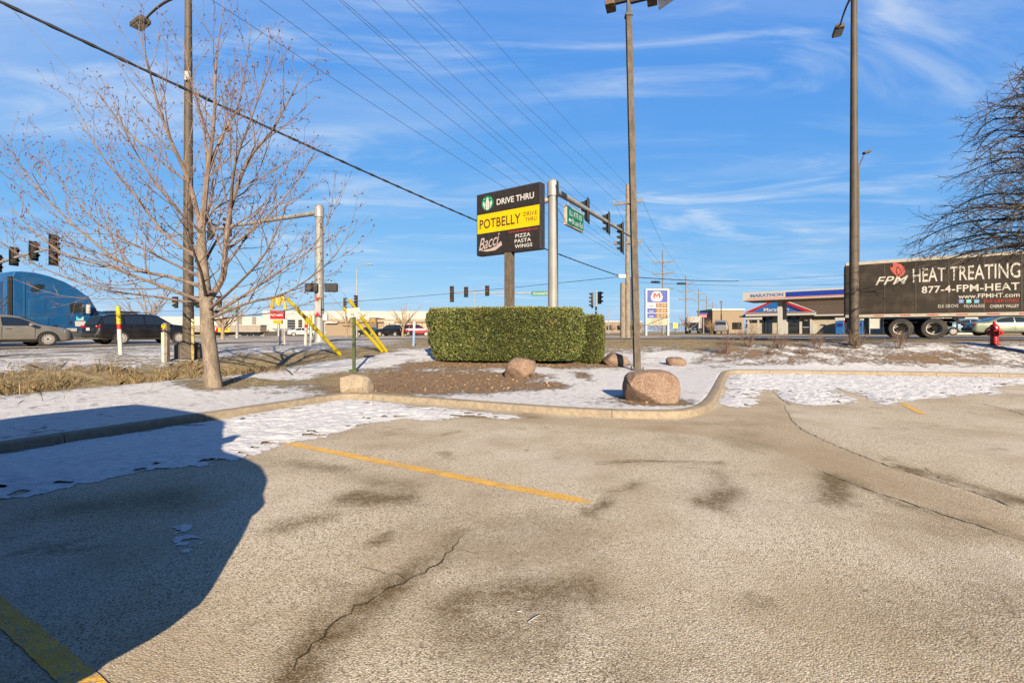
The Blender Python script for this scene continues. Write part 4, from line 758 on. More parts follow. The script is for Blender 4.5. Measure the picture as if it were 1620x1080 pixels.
# ---- drive thru sign on its post
def main_sign():
    A = at(754, 350, 17.5); Bq = at(855, 340, 15.9); A.z = Bq.z = 0; u = (Bq - A).normalized(); Wd = (Bq - A).length; nb = Vector((-u.y, u.x, 0)); z0 = at(855, 393, 15.9).z; z1 = at(855, 287, 15.9).z; Ht = z1 - z0; mid = (A + Bq) / 2
    pc = mid + nb * .16; base = Vector((pc.x, pc.y, gz(pc.x, pc.y))); t = thing('drive_thru_sign', 'square black and yellow drive thru sign on a post behind the hedge', 'sign', base); rz = Matrix.Rotation(rotz(u), 3, 'Z'); off = mid - base
    zc = (z0 + z1) / 2 - base.z
    def L3(a, b, dpt): q = off + u * a + nb * dpt; return Vector((q.x, q.y, zc + b))
    dark = M('sign_panel_charcoal', (.022, .018, .016), .45, var=.12); m = MB(); m.box(L3(0, 0, .16), (Wd, .32, Ht), rz, .02); cab = m.build('cabinet', M('sign_frame_black', (.030, .028, .028), .4, var=.2), t)
    m = MB(); px_ = L3(0, 0, .16); m.box((px_.x, px_.y, (zc - Ht / 2) / 2), (.28, .28, zc - Ht / 2), rz, .01); m.build('post', PW, t); m = MB(); m.box((px_.x, px_.y, zc - Ht / 2 - .03), (.2, .2, .07), rz); m.build('collar', BLACK, t)
    def panel(u0, u1, v0, v1, mat, name, dp=-.006): m = MB(); m.box(L3(((u0 + u1) / 2 - .5) * Wd, (.5 - (v0 + v1) / 2) * Ht, dp), ((u1 - u0) * Wd, .012, (v1 - v0) * Ht), rz); return m.build(name, mat, t)
    p1 = panel(.018, .985, .022, .332, dark, 'sign_panel'); p2 = panel(.018, .985, .34, .648, M('sign_panel_yellow', (.55, .37, .0), .4, var=.06), 'sign_panel'); p3 = panel(.018, .985, .656, .978, dark, 'sign_panel')
    def put(s, uc, vc, wd, ht, mat, par, slope=0, **kw): a0, b0_ = (uc - .5) * Wd, (.5 - vc) * Ht; return text('lettering', s, wd * Wd, ht * Ht, lambda a, b: L3(a0 + a, b0_ + b + slope * a, -.0165), mat, par, **kw)
    W_ = LWHITE; br = M('sign_brown', (.07, .035, .012), .5, var=.1); put('DRIVE THRU', .625, .185, .57, .095, W_, p1, bold=.02); put('POTBELLY', .385, .50, .66, .155, br, p2, bold=.02, space=1.05); put('DRIVE', .855, .452, .195, .062, br, p2, bold=.008, space=1.15); put('THRU', .865, .538, .165, .062, br, p2, bold=.008, space=1.1)
    put('HOME OF THE JUMBO SLICE', .75, .697, .44, .030, M('sign_red_text', (.50, .04, .03), .5), p3, bold=.0); put('PIZZA', .745, .765, .225, .055, W_, p3, bold=.018, space=1.08); put('PASTA', .745, .845, .245, .055, W_, p3, bold=.018, space=1.08); put('WINGS', .755, .925, .26, .055, W_, p3, bold=.018, space=1.08)
    pk = M('sign_pale_pink', (.34, .28, .27), .5, var=.05); put('Bacci', .215, .795, .34, .19, pk, p3, slope=.18, bold=.006, shear=.35, space=.98)
    m = MB(); sw = [(-.16, -.03), (-.05, -.055), (.08, -.05), (.19, .02), (.175, .085), (.10, .02), (0, -.015)]; m.prism([(a * Wd + (.235 - .5) * Wd, b * Ht + (.5 - .895) * Ht) for a, b in sw], -.0165, -.014, lambda a, b, q: L3(a, b, q)); m.build('pizza_slice', pk, p3)
    # round green emblem: ring, pale crowned shape, wavy side strands
    gr = M('emblem_green', (.0, .16, .07), .45, var=.05); cx_, cz_ = (.19 - .5) * Wd, (.5 - .172) * Ht; r = .118 * Ht
    m = MB(); m.prism([(r * math.cos(a), r * math.sin(a)) for a in np.linspace(0, 6.283, 33)[:-1]], -.022, -.012, lambda a, b, q: L3(cx_ + a, cz_ + b, q)); em = m.build('emblem', gr, p1)
    m = MB(); Z = lambda a, b, q: L3(cx_ + a * r, cz_ + b * r, q)
    m.prism([(-.20, -.9), (.20, -.9), (.30, -.2), (.26, .25), (.12, .48), (-.12, .48), (-.26, .25), (-.30, -.2)], -.0255, -.0225, Z); m.prism([(-.20, .5), (-.26, .72), (-.1, .62), (0, .86), (.1, .62), (.26, .72), (.2, .5)], -.0255, -.0225, Z)
    for s in (1, -1):
        for k in range(3): m.prism([(s * (.40 + .14 * k), -.78 + .22 * k), (s * (.50 + .14 * k), -.70 + .24 * k), (s * (.46 + .13 * k), .1 + .12 * k), (s * (.38 + .1 * k), .0 + .1 * k)], -.0255, -.0225, Z)
        m.prism([(s * .5, .55), (s * .68, .5), (s * .56, .7)], -.0255, -.0225, Z)
    m.build('emblem_figure', LWHITE, em)
    m = MB(); [m.prism([(-.07 + .0, y0), (.07, y0), (.07, y0 + .05), (-.07, y0 + .05)], -.029, -.0262, Z) for y0 in (-.7, -.45, -.2, .05)]; m.build('emblem_line', gr, em)
main_sign()
# ---- utility poles and their wires
U0 = ground_at(993, 33)
def utility_pole(label, px, D, top, arms, r=.16, half=1.25):
    bs = ground_at(px, D); ht = at(px, top, D).z - bs.z; t = thing('utility_pole', label, 'utility pole', bs, group='utility poles along the main road'); m = MB(); m.lathe([(r, 0), (r * .65, ht), (.01, ht + .03)], 12); m.build('pole', WOODP, t, True)
    for ya in arms:
        z = at(px, ya, D).z - bs.z; m = MB(); m.box(Vector((0, 0, z)) - B * .16, (half * 2, .11, .13), Matrix.Rotation(rotz(BP), 3, 'Z')); o = m.build('cross_arm', WOODP, t)
        for s in (-1, -.55, .55, 1): m = MB(); q = BP * s * half * .95 + Vector((0, 0, z + .06)) - B * .16; m.lathe([(.03, 0), (.055, .05), (.03, .09), (.05, .13), (.02, .2)], 8, c=q); m.build('insulator', GALV, o)
        m = MB(); m.tube([Vector((0, 0, z - .65)), BP * half * .6 + Vector((0, 0, z - .05)) - B * .16], .02, 4); m.tube([Vector((0, 0, z - .65)), BP * -half * .6 + Vector((0, 0, z - .05)) - B * .16], .02, 4); m.build('arm_brace', GALV, o)
    return t
t = utility_pole('nearest wooden utility pole behind the square lamp post', 993, 33, 292, (322, 385), .2, 1.0)
m = MB(); m.lathe([(.21, 0), (.19, 4.0), (.02, 4.05)], 10, c=Vector((-.32, .1, 0))); m.build('stub_pole', WOODP, t, True); m = MB(); m.tube([Vector((.24, -.1, 0)), Vector((.22, -.1, 4.4))], .05, 6); m.build('conduit', DGREY, t); m = MB(); m.box(at(984, 437, 32.7) - t.location, (.55, .2, .28), None, .04); m.build('splice_box', WHITE, t)
for i, (px, D, top, arms) in enumerate(((1049, 60, 396, (415, 433, 457)), (1085, 86, 436, (449, 461, 473)), (1105.5, 112, 457, (465, 475)), (1118, 138, 468, (475, 484)), (1127.5, 164, 477, (483, 490)), (1134, 190, 484, (489,)), (1140, 225, 490, (494,)), (1145, 265, 495, (498,)))):
    utility_pole(['utility pole with three cross arms behind the price sign', 'second utility pole beyond the price sign, right of it', 'third utility pole down the main road, beyond the box truck', 'fourth small utility pole down the main road', 'fifth tiny utility pole down the main road', 'sixth tiny utility pole down the main road', 'seventh, almost lost utility pole down the road', 'last and tiniest utility pole at the horizon'][i], px, D, top, arms, .16, 1.35)
UM = Vector((-13.0, 4.6, 0)); UM.z = gz(UM.x, UM.y)
def wire(label, pts, r, mat, group, name='overhead_wire'):
    m = MB(); m.tube(pts, r, 5, cap=False); return tag(m.build(name, mat, None), label, 'cable', group)
def span(a, b, sag, n=24): return [a.lerp(b, i / n) - Vector((0, 0, sag * 4 * (i / n) * (1 - i / n))) for i in range(n + 1)]
def over(px0, py0, xt, yt=0, D0=33, sag=.35, r=.007, label='', group='thin power wires fanning overhead above the sign', mat=None, name='overhead_wire', zt=None):
    """from a point on the nearest utility pole, through the photo point (xt, yt), on to the out-of-frame pole at the left"""
    a = at(px0, py0, D0); k = (xt - CX) / F; dx, dy = UM.x - a.x, UM.y - a.y; t = (k * a.y - a.x) / (dx - k * dy); D = a.y + dy * t; h = H + (YH - yt) / F * D + sag * 4 * t * (1 - t); b = Vector((UM.x, UM.y, a.z + (h - a.z) / t)); return wire(label, span(a, b, sag, 30), r, mat or WIRE, group, name), b
wl = ['highest thin wire, reaching the top edge nearest the lamp post', 'second wire from the right of the fan', 'third wire from the right of the fan', 'middle wire of the fan above the drive thru sign', 'wire just left of the middle of the fan', 'left of the pair of close wires in the fan', 'third wire from the left of the fan', 'second wire from the left of the fan', 'leftmost and lowest thin wire of the fan']
hts = []
for (x0, y0, xt), lb in zip(((993, 294, 723), (1003, 320, 652), (977, 320, 642), (1004, 383, 590), (996, 383, 541), (976, 383, 536), (986, 398, 477), (988, 404, 410), (990, 410, 335)), wl): hts.append(over(x0, y0, xt, label='thin power wire: ' + lb, r=.0075)[1])
o, b_ = over(982, 437, 0, 3, label='thick black cable bundle sagging from the top left corner to the pole', sag=.5, r=.030, mat=CABLE, group='heavy cables', name='overhead_cable'); hts.append(b_)
m = MB(); 
for k in range(2): 
    pts = span(at(982, 437, 33), b_, .5, 220); m.tube([p + Vector((.034 * math.cos(i * .9 + k * 3.1), 0, .034 * math.sin(i * .9 + k * 3.1))) for i, p in enumerate(pts)], .008, 4, cap=False)
lw = m.build('lashing_wire', WIRE, o)
t = thing('utility_pole', 'tall wooden utility pole standing beyond the left edge', 'utility pole', UM, group='utility poles along the main road'); m = MB(); hh = max(h.z for h in hts) - UM.z + .4; m.lathe([(.2, 0), (.12, hh), (.01, hh + .03)], 12); m.build('pole', WOODP, t, True)
# guys with yellow guards
for i, (ax, ay, gx_, gy_, tx, ty, lb) in enumerate(((540, 563, 449, 472, 17, 12, 'left yellow guarded guy wire slanting across the signal pole'), (606, 557, 535, 487, 105, 0, 'lower of the two yellow guarded guys behind the white notice'), (612, 557, 550, 474, 210, 0, 'upper of the two yellow guarded guys behind the white notice'))):
    a = stand(ax, ay); f = 9.0 / a.y if i == 0 else .58; b = at(tx, ty, a.y * f); c_ = a.lerp(b, 1.35)
    k = .5
    for _ in range(40):   # where along the line the guard's top lies in the photo
        q = a.lerp(b, k); yy = YH - (q.z - H) / q.y * F; k += (yy - gy_) * .0008
    t = thing('guy_wire', lb, 'guy wire', a, group='guy wires with yellow guards'); m = MB(); m.tube([Vector((0, 0, -.05)), (a.lerp(c_, 1) - a)], .0045, 5); m.build('strand', PWIRE, t); m = MB(); m.tube([(a.lerp(b, .004) - a), (a.lerp(b, k) - a)], [.065, .055], 8); m.build('guard', YEL, t, True)
    m = MB(); m.tube([Vector((0, 0, -.1)), (a.lerp(b, .03) - a)], .02, 6); m.build('anchor_rod', GALV, t)
# other cables
wire('black cable from the utility pole leftwards over the far road', span(at(978, 438, 33), at(240, 492, 75), .6), .02, CABLE, 'heavy cables', 'overhead_cable')
wire('thick black cable ending in a splice right of the square lamp post', span(at(1000, 438, 33), at(1168, 444.5, 46), .1), .032, CABLE, 'heavy cables', 'overhead_cable')
wire('cable running right above the station canopy, upper one', span(at(1165, 444, 46), at(1660, 405, 40), .3), .012, CABLE, 'thin cables over the filling station'); wire('cable running right above the station canopy, lower one', span(at(1000, 446, 33), at(1660, 418, 40), .9), .012, CABLE, 'thin cables over the filling station')
m = MB(); m.lathe([(.06, -.35), (.085, -.3), (.085, .3), (.06, .35)], 8, 'x', at(1037, 446, 36)); tag(m.build('cable_splice', CABLE), 'black splice case on the cable above the price sign, left one', 'splice case', 'splice cases'); m = MB(); m.lathe([(.07, -.4), (.1, -.35), (.1, .35), (.07, .4)], 8, 'x', at(1078, 448.5, 42)); tag(m.build('cable_splice', CABLE), 'black splice case on the cable right of the price sign top', 'splice case', 'splice cases')
wire('upper of two pale wires crossing the sky to the right tree', span(at(1005, 391, 33), at(1600, 352, 40), .5), .008, PWIRE, 'pale wires'); wire('lower of two pale wires crossing the sky to the right tree', span(at(1005, 397, 33), at(1600, 358, 40), .5), .008, PWIRE, 'pale wires')
prs = [(993, 33, (322, 385)), (1049, 60, (415, 433)), (1085, 86, (449, 461)), (1105.5, 112, (465, 475)), (1118, 138, (475, 484))]
for i in range(4):
    (xa, da, ya), (xb, db, yb) = prs[i], prs[i + 1]
    for j in range(2):
        for s in (-1, 1): ha = 1.0 if i == 0 else 1.3; wire('%s %s wire strung between the %s poles down the main road' % (('upper', 'lower')[j], 'left' if s < 0 else 'right', ('first and second', 'second and third', 'third and fourth', 'fourth and fifth')[i]), span(at(xa, ya[j], da) + BP * s * ha + Vector((0, 0, .25)), at(xb, yb[j], db) + BP * s * 1.3 + Vector((0, 0, .25)), .5, 12), .010, WIRE, 'power wires along the far poles')
# ---- fire hydrant
def hydrant():
    b = stand(1573, 545.5); t = thing('fire_hydrant', 'red fire hydrant in front of the lorry', 'fire hydrant', b); HR = M('hydrant_red', (.30, .006, .006), .38, var=.25, scale=9, coat=.3)
    m = MB(); m.lathe([(.165, 0), (.165, .035), (.115, .04), (.112, .24), (.105, .30), (.125, .31), (.125, .335), (.112, .345), (.118, .56)], 24); m.build('barrel', HR, t, True)
    m = MB(); m.lathe([(.15, .56), (.15, .59), (.135, .60), (.125, .66), (.10, .72), (.055, .765), (.045, .77), (.045, .80), (.03, .805), (.028, .85), (.01, .855)], 24); m.build('bonnet', HR, t, True)
    for s in (-1, 1):
        m = MB(); m.lathe([(.06, .09), (.06, .15), (.078, .152), (.078, .20), (.03, .205), (.026, .235)], 16, 'x', (0, 0, .46)) if s > 0 else m.lathe([(.026, -.235), (.03, -.205), (.078, -.20), (.078, -.152), (.06, -.15), (.06, -.09)], 16, 'x', (0, 0, .46)); m.build('side_cap', HR, t, True)
        m = MB(); m.tube([(s * .20, -.02, .42), (s * .19, -.07, .36), (s * .15, -.10, .34), (s * .12, -.1, .38)], .006, 5); m.build('chain', DGREY, t)
    m = MB(); m.lathe([(.03, -.26), (.035, -.225), (.095, -.22), (.095, -.16), (.075, -.155), (.075, -.09)], 18, 'y', (0, 0, .44)); m.build('pumper_cap', HR, t, True)
    m = MB()
    for k in range(8): m.tube([(.145 * math.cos(k * .785), .145 * math.sin(k * .785), .03), (.145 * math.cos(k * .785), .145 * math.sin(k * .785), .055)], .012, 6)
    m.build('flange_bolts', DGREY, t)['kind'] = 'stuff'
hydrant()
# ---- marker posts, notice, stakes
def band_post(px, py, topy, wpx, bands, label, lean=0, flat=False, name='marker_post', cap=True):
    b = stand(px, py); ht = at(px, topy, b.y).z - b.z; r = wpx / F * b.y / 2; t = thing(name, label, 'marker post', b); z = -.05
    for i, (frac, mat, nm) in enumerate(bands):
        z1 = ht * frac; m = MB(); sh = lambda zz: Vector((lean * zz, 0, zz))
        if flat: m.box(sh((z + z1) / 2), (r * 2, r * .7, z1 - z), Matrix.Rotation(math.atan(lean), 3, 'Y'))
        else:
            top = [sh(z1)] if i < len(bands) - 1 or not cap else [sh(z1 - r), sh(z1 - r * .4), sh(z1)]; m.tube([sh(z)] + top, [r * (1 + .02 * i)] + ([r * (1 + .02 * i)] if len(top) == 1 else [r, r * .8, r * .25]), 12)
        m.build(nm, mat, t, True); z = z1
    return t
band_post(191, 561, 484, 6, ((.52, WHITE, 'white_tube'), (.63, RED, 'red_band'), (1, YEL, 'yellow_cap')), 'white pipeline marker with red band and yellow top before the black car', -.055)
band_post(483, 547, 499, 5, ((.60, WHITE, 'white_tube'), (.70, RED, 'red_band'), (1, YEL, 'yellow_cap')), 'left of two thin white marker posts, with red band under its yellow top', .045); band_post(491.5, 546.5, 498, 4.5, ((.66, WHITE, 'white_tube'), (1, YEL, 'yellow_cap')), 'right of two thin white marker posts, plain yellow top')
band_post(654, 547, 508, 4, ((.62, LBLUE, 'blue_tube'), (1, WHITE, 'white_tube')), 'pale blue and white marker post left of the hedge', .04)
t = thing('wooden_post', 'round-topped wooden post with a white board left of the street light', 'post', stand(260, 573)); k = t.location.y / F; hh = 62 * k; w_ = 8.5 * k
m = MB(); m.prism([(-w_ / 2, 0), (w_ / 2, 0), (w_ / 2, hh - w_ * .4), (w_ * .3, hh - .02), (0, hh), (-w_ * .3, hh - .02), (-w_ / 2, hh - w_ * .4)], 0, .12, lambda a, b, q: Vector((a, q, b))); m.build('timber', WOODP, t)
m = MB(); m.box((-w_ * .12, -.015, hh * .43), (w_ * .5, .028, hh * .86)); wb = m.build('white_board', WHITE, t); m = MB(); m.box((-w_ * .34, -.032, hh * .55), (w_ * .14, .006, hh * .40)); m.build('green_label', M('lime_label', (.42, .55, .03), .5), wb); m = MB(); m.box((-w_ * .30, -.036, hh * .82), (w_ * .22, .006, hh * .12)); m.build('red_label', RED, wb); m = MB(); m.box((0, -.018, hh * .90), (w_ * .8, .03, hh * .11)); m.build('yellow_label', YEL, t)
t = thing('wooden_stake', 'thin yellow wooden stake right of the tall street light foot', 'stake', stand(305, 570)); k = t.location.y / F; hh = 66 * k; m = MB(); m.box((0, 0, hh * .4), (.075, .03, hh * .9)); m.build('shaft', WOODY, t); m = MB(); m.box((0, 0, hh * .92), (.072, .028, hh * .14)); m.build('painted_tip', M('stake_paint', (.75, .62, .28), .7), t)
t = thing('white_notice', 'small tilted white notice on a green post behind the pale stone', 'notice', stand(560, 588)); b = t.location; m = MB(); hh = at(560, 500, b.y).z - b.z; m.box((0, 0, hh / 2), (.075, .06, hh)); m.build('post', GREENP, t); m = MB(); m.box((0, 0, .03), (.2, .16, .06)); m.build('foot', GREENP, t)
rz = Matrix.Rotation(R(8), 3, 'Y') ; c = at(559.5, 494.5, b.y - .045) - b; rz = Matrix.Rotation(R(-7), 3, 'Y'); m = MB(); m.box(c, (.36, .012, .24), rz); pl = m.build('plate', WHITE, t)
fp = M('faded_print', (.26, .26, .25), .7)
for i in range(4): m = MB(); m.box(c + rz @ Vector((0, -.0075, .07 - .045 * i)), (.24 - .03 * (i % 2), .003, .012), rz); m.build('print_line', fp, pl)
t = thing('slatted_marker', 'pale slatted panel leaning between two stakes at the road edge', 'marker panel', stand(447, 546)); b = t.location; q = lambda px, py: at(px, py, b.y) - b
for a, c_ in (((442.5, 546), (442.5, 522)), ((450.5, 545), (450.5, 518))): m = MB(); m.tube([q(*a), q(*c_)], .025, 6); m.build('stake', WHITE, t)
for i in range(7): m = MB(); m.tube([q(442.5, 543 - i * 3.3), q(450.5, 541.5 - i * 3.3)], .03, 4); m.build('slat', WHITE, t)
# small road sign far right of the price sign
t = thing('road_sign', 'small yellow road sign on a thin post right of the price sign', 'sign', ground_at(1068.5, 56)); b = t.location; m = MB(); m.tube([(0, 0, 0), (0, 0, at(1068, 512, 56).z - b.z)], .04, 6); m.build('post', DGREY, t); m = MB(); m.box(at(1068.5, 515, 55.9) - b, (.5, .03, .65)); m.build('plate', M('fluorescent_yellow', (.72, .78, .04), .5), t)
# ------------------------------------------------------------------ vehicles
def paint(name, c, metal=.3, rough=.32, dirt=.12): return M(name, c, rough, metal, var=.08, scale=2, coat=.5, dirt=dirt)
GLASS = NT('tinted_glass'); GLASS.color((.012, .016, .018)); GLASS.rough(.06); GLASS.b.inputs['Specular IOR Level'].default_value = .8; GLASS = GLASS.m
TYRE = M('tyre_rubber', (.028, .027, .026), .85, var=.3, scale=12, dirt=.3); RIM = M('alloy_rim', (.42, .41, .39), .4, .1, var=.15, dirt=.2); TRIM = M('black_trim', (.02, .02, .02), .6); TAIL = M('tail_lamp_red', (.20, .005, .006), .2, var=.2, scale=14); HEADL = M('head_lamp', (.22, .22, .22), .15, .2); ARCH = M('wheel_arch_dark', (.008, .008, .008), .95); AMB = M('amber_reflector', (.6, .16, .02), .3); CHROME = M('chrome', (.6, .6, .6), .2, .9); STEELW = M('steel_wheel_white', (.30, .285, .25), .5, .2, dirt=.3)
_wc = {}
def wheel(parent, x, y, r, wd, side, spokes=10, truck=False):
    """side -1: outer face towards -y"""
    key = (round(r, 3), round(wd, 3), side, spokes, truck)
    if key not in _wc:
        f = .60 if truck else .68; o_ = side
        def lt(prof): return [(a, b * o_) for a, b in (prof if o_ > 0 else prof)]
        m = MB(); m.lathe([(r * f, -wd * .5 * o_), (r * .93, -wd * .5 * o_), (r, -wd * .36 * o_), (r, wd * .36 * o_), (r * .93, wd * .5 * o_), (r * f, wd * .5 * o_), (r * f, wd * .3 * o_)], 28, 'y', cap=False); w_ = m.build('wheel', TYRE, None, True)
        m = MB(); hub = [(r * f, -.02 * o_), (r * f, wd * .47 * o_), (r * f * .93, wd * .45 * o_), (r * f * .90, wd * .12 * o_), (r * .2, wd * (.12 if not truck else .05) * o_), (r * .16, wd * .30 * o_), (r * .05, wd * .34 * o_)]; m.lathe(hub, 28, 'y'); rm = m.build('rim', STEELW if truck else RIM, w_, True)
        m = MB(); y0 = wd * .14 * o_
        if truck:
            for k in range(10): a = k * .628; m.lathe([(r * .055, y0 - .02), (r * .055, y0 + .012 * o_)], 8, 'y', (r * .40 * math.cos(a), 0, r * .40 * math.sin(a)))
            m.lathe([(r * .24, wd * .06 * o_), (r * .24, wd * .32 * o_), (r * .17, wd * .40 * o_)], 14, 'y'); m.build('hub', ARCH, rm, True)['kind'] = 'stuff'
        else:
            for k in range(spokes):
                a = k * 6.2832 / spokes; rt = Matrix.Rotation(-a, 3, 'Y'); m.box(rt @ Vector((r * .38, wd * .47 * o_, 0)), (r * .56, wd * .08, r * (1.7 / spokes)), rt)
            m.build('spokes', RIM, rm)['kind'] = 'stuff'
        _wc[key] = w_; o = w_
    else: o = copy_tree(_wc[key])
    o.parent = parent; o.location = (x, y, r); return o
SED = dict(top=[(-.5, .52), (-.485, .80), (-.465, .96), (-.34, 1.03), (-.16, 1.38), (-.06, 1.45), (.04, 1.455), (.11, 1.40), (.27, 1.0), (.40, .90), (.465, .80), (.493, .62), (.5, .45)], belt=.93, hw=[(-.5, .70), (-.47, .90), (-.3, .99), (0, 1), (.3, .98), (.44, .90), (.48, .78), (.5, .62)], zb=[(-.5, .32), (-.42, .22), (.42, .20), (.5, .26)], win=[(-.225, -.035), (-.02, .185)], ws=(.125, .262), rw=(-.325, -.175))
WAG = dict(top=[(-.5, .55), (-.49, .90), (-.478, 1.05), (-.425, 1.50), (-.37, 1.60), (-.2, 1.655), (.0, 1.66), (.075, 1.62), (.235, 1.12), (.40, 1.03), (.465, .90), (.492, .68), (.5, .5)], belt=1.05, hw=[(-.5, .80), (-.47, .94), (-.3, 1.0), (0, 1), (.3, .98), (.44, .90), (.48, .80), (.5, .66)], zb=[(-.5, .38), (-.4, .28), (.42, .26), (.5, .32)], win=[(-.435, -.265), (-.245, -.065), (-.05, .165)], ws=(.09, .225), rw=(-.476, -.43))
SUVP = dict(top=[(-.5, .6), (-.492, .95), (-.482, 1.12), (-.45, 1.62), (-.39, 1.73), (-.2, 1.77), (.0, 1.77), (.07, 1.72), (.215, 1.20), (.36, 1.12), (.42, 1.02), (.455, .80), (.485, .68), (.5, .5)], belt=1.12, hw=[(-.5, .84), (-.47, .95), (-.3, 1.0), (0, 1), (.3, .99), (.44, .95), (.48, .91), (.5, .86)], zb=[(-.5, .42), (-.4, .32), (.42, .30), (.5, .36)], win=[(-.43, -.265), (-.245, -.07), (-.055, .15)], ws=(.085, .205), rw=(-.48, -.455))
def car(label, pos, direc, spec, L, W, col, wr=.33, wb=.575, spokes=10, cat='car', name='parked_car', group=None, detail=True, rails=False, zsc=1.0, plate=False):
    t = thing(name, label, cat, pos, rotz(direc), group); hwid = W / 2; xk = lambda tab, x: np.interp(x / L, [a for a, _ in tab], [b for _, b in tab])
    X = np.concatenate([np.linspace(-.5, -.44, 7), np.linspace(-.43, .43, 60), np.linspace(.44, .5, 7)]) * L
    def sm(tab):
        xx = np.linspace(-.5, .5, 401); v = np.interp(xx, [a for a, _ in tab], [b for _, b in tab]); k = np.hanning(21); k /= k.sum(); vp = np.pad(v, 10, mode='edge'); return xx * L, np.convolve(vp, k, 'valid')
    tx, tv = sm(spec['top']); tv = tv * zsc; top = lambda x: np.interp(x, tx, tv); hx, hv = sm(spec['hw']); hw_ = lambda x: np.interp(x, hx, hv) * hwid; zb_ = lambda x: xk(spec['zb'], x); bl = spec['belt'] * zsc
    def sect(x):
        T = float(top(x)); w_ = float(hw_(x)); zb = float(zb_(x)); be = min(bl, T - .05); g = max(0, T - bl); wr_ = w_ * .93 - .30 * g; return T, w_, zb, be, wr_
    def half(x):
        T, w_, zb, be, wr_ = sect(x); h_ = be - zb
        P = [(0, zb), (w_ * .88, zb), (w_ * .97, zb + .06), (w_ * 1.0, zb + h_ * .35), (w_ * .995, zb + h_ * .72), (w_ * .965, be), (wr_ + .0, T - min(.06, (T - be) * .5)), (wr_ * .86, T), (0, T + .012)]
        for _ in range(2):
            Q = [P[0]]
            for a, b in zip(P[:-1], P[1:]): Q += [(a[0] * .75 + b[0] * .25, a[1] * .75 + b[1] * .25), (a[0] * .25 + b[0] * .75, a[1] * .25 + b[1] * .75)]
            P = Q + [P[-1]]
        return P
    rows = [half(x) for x in X]; n = len(rows[0]); vs = []; 
    for x, P in zip(X, rows): vs += [(x, -a, b) for a, b in P] + [(x, a, b) for a, b in P[::-1][1:-1]]
    k = 2 * n - 2; fs = [(i * k + j, i * k + (j + 1) % k, (i + 1) * k + (j + 1) % k, (i + 1) * k + j) for i in range(len(X) - 1) for j in range(k)] + [tuple(range(k)), tuple((len(X) - 1) * k + j for j in range(k))]
    body = MB().add(vs, fs).build('body', col, t, True)
    def ysurf(x, z): T, w_, zb, be, wr_ = sect(x); zt = T - min(.06, (T - be) * .5); f = np.clip((z - be) / max(zt - be, .01), 0, 1); return w_ * .965 + (wr_ - w_ * .965) * f
    for s in (-1, 1):
        for a, b in spec['win']:
            xs_ = np.linspace(a * L, b * L, 12); lo = []; hi = []
            for x in xs_:
                T, w_, zb, be, wr_ = sect(x); z0 = bl + .035; z1 = T - .10
                if z1 - z0 > .03: lo.append((x, s * (ysurf(x, z0) + .008), z0)); hi.append((x, s * (ysurf(x, z1) + .008), z1))
            if len(lo) > 1: q = len(lo); MB().add(lo + hi, [(i, i + 1, q + i + 1, q + i) for i in range(q - 1)]).build('side_window', GLASS, t, True)
    for nm, (a, b) in (('windscreen', spec['ws']), ('rear_window', spec['rw'])):
        xs_ = np.linspace(a * L, b * L, 8); vs = []
        for x in xs_:
            T, w_, zb, be, wr_ = sect(x); sl = float(top(x + .02) - top(x - .02)) / .04; nrm = np.array([-sl, 0, 1]) / math.hypot(sl, 1)
            for f in np.linspace(-1, 1, 7): vs.append((x + nrm[0] * .016, f * wr_ * .84, T + .012 * (1 - abs(f)) + nrm[2] * .016))
        MB().add(vs, [(i * 7 + j, i * 7 + j + 1, i * 7 + j + 8, i * 7 + j + 7) for i in range(7) for j in range(6)]).build(nm, GLASS, t, True)
    tw = .215; xf, xr = wb * L / 2 + .0, -wb * L / 2
    for x in (xf, xr):
        for s in (-1, 1):
            yo = float(hw_(x)); ra = wr * 1.13; poly = [(x + ra * math.cos(a), wr + ra * math.sin(a)) for a in np.linspace(-.35, math.pi + .35, 22)]; poly = [(a, max(b, float(zb_(x)) + .005)) for a, b in poly]
            m = MB(); m.prism(poly, s * (yo - .3), s * (yo + .004), lambda a, b, q: Vector((a, q, b))); m.build('wheel_arch', ARCH, t); wheel(t, x, s * (yo - tw / 2 + .018), wr, tw, s, spokes)
    if detail:
        for s in (-1, 1):
            yb = lambda x, z: float(hw_(x)) * .999
            for x in [w_[0] * L - .02 for w_ in spec['win']][-2:] + [spec['win'][-1][1] * L + .06]: m = MB(); m.box((x, s * (hw_(x) + .0005), (bl + .42) / 2), (.010, .004, bl - .42)); m.build('door_seam', ARCH, t)
            for a, b in spec['win'][-2:]: m = MB(); m.box((a * L + .16, s * (hw_(a * L) + .012), bl - .10), (.20, .03, .035), bev=.01); m.build('door_handle', col, t)
            m = MB(); x = spec['win'][-1][1] * L - .10; m.box((x, s * (hwid + .10), bl + .09), (.13, .20, .14), bev=.04); m.build('wing_mirror', col, t, True)
            m = MB(); xx = .44 * L; m.box((xx, s * hw_(xx) * .88, spec['belt'] * zsc * .74), (.34, .15, .10), Matrix.Rotation(-s * .5, 3, 'Z'), .03); m.build('headlight', HEADL, t, True)
            m = MB(); xx = -.475 * L; m.box((xx, s * hw_(xx) * .84, bl * .90), (.20, .32, .13), Matrix.Rotation(s * .35, 3, 'Z'), .04); m.build('tail_light', TAIL, t, True)
            m = MB(); m.box((0, s * (hwid * .985), .30), (wb * L - 2.4 * wr, .06, .10), bev=.02); m.build('sill', TRIM, t)
        m = MB(); m.box((-.495 * L, 0, .50), (.10, W * .80, .22), bev=.04); m.build('rear_bumper', TRIM, t); m = MB(); m.box((.49 * L, 0, .46), (.09, W * .62, .26), bev=.03); m.build('grille', TRIM, t)
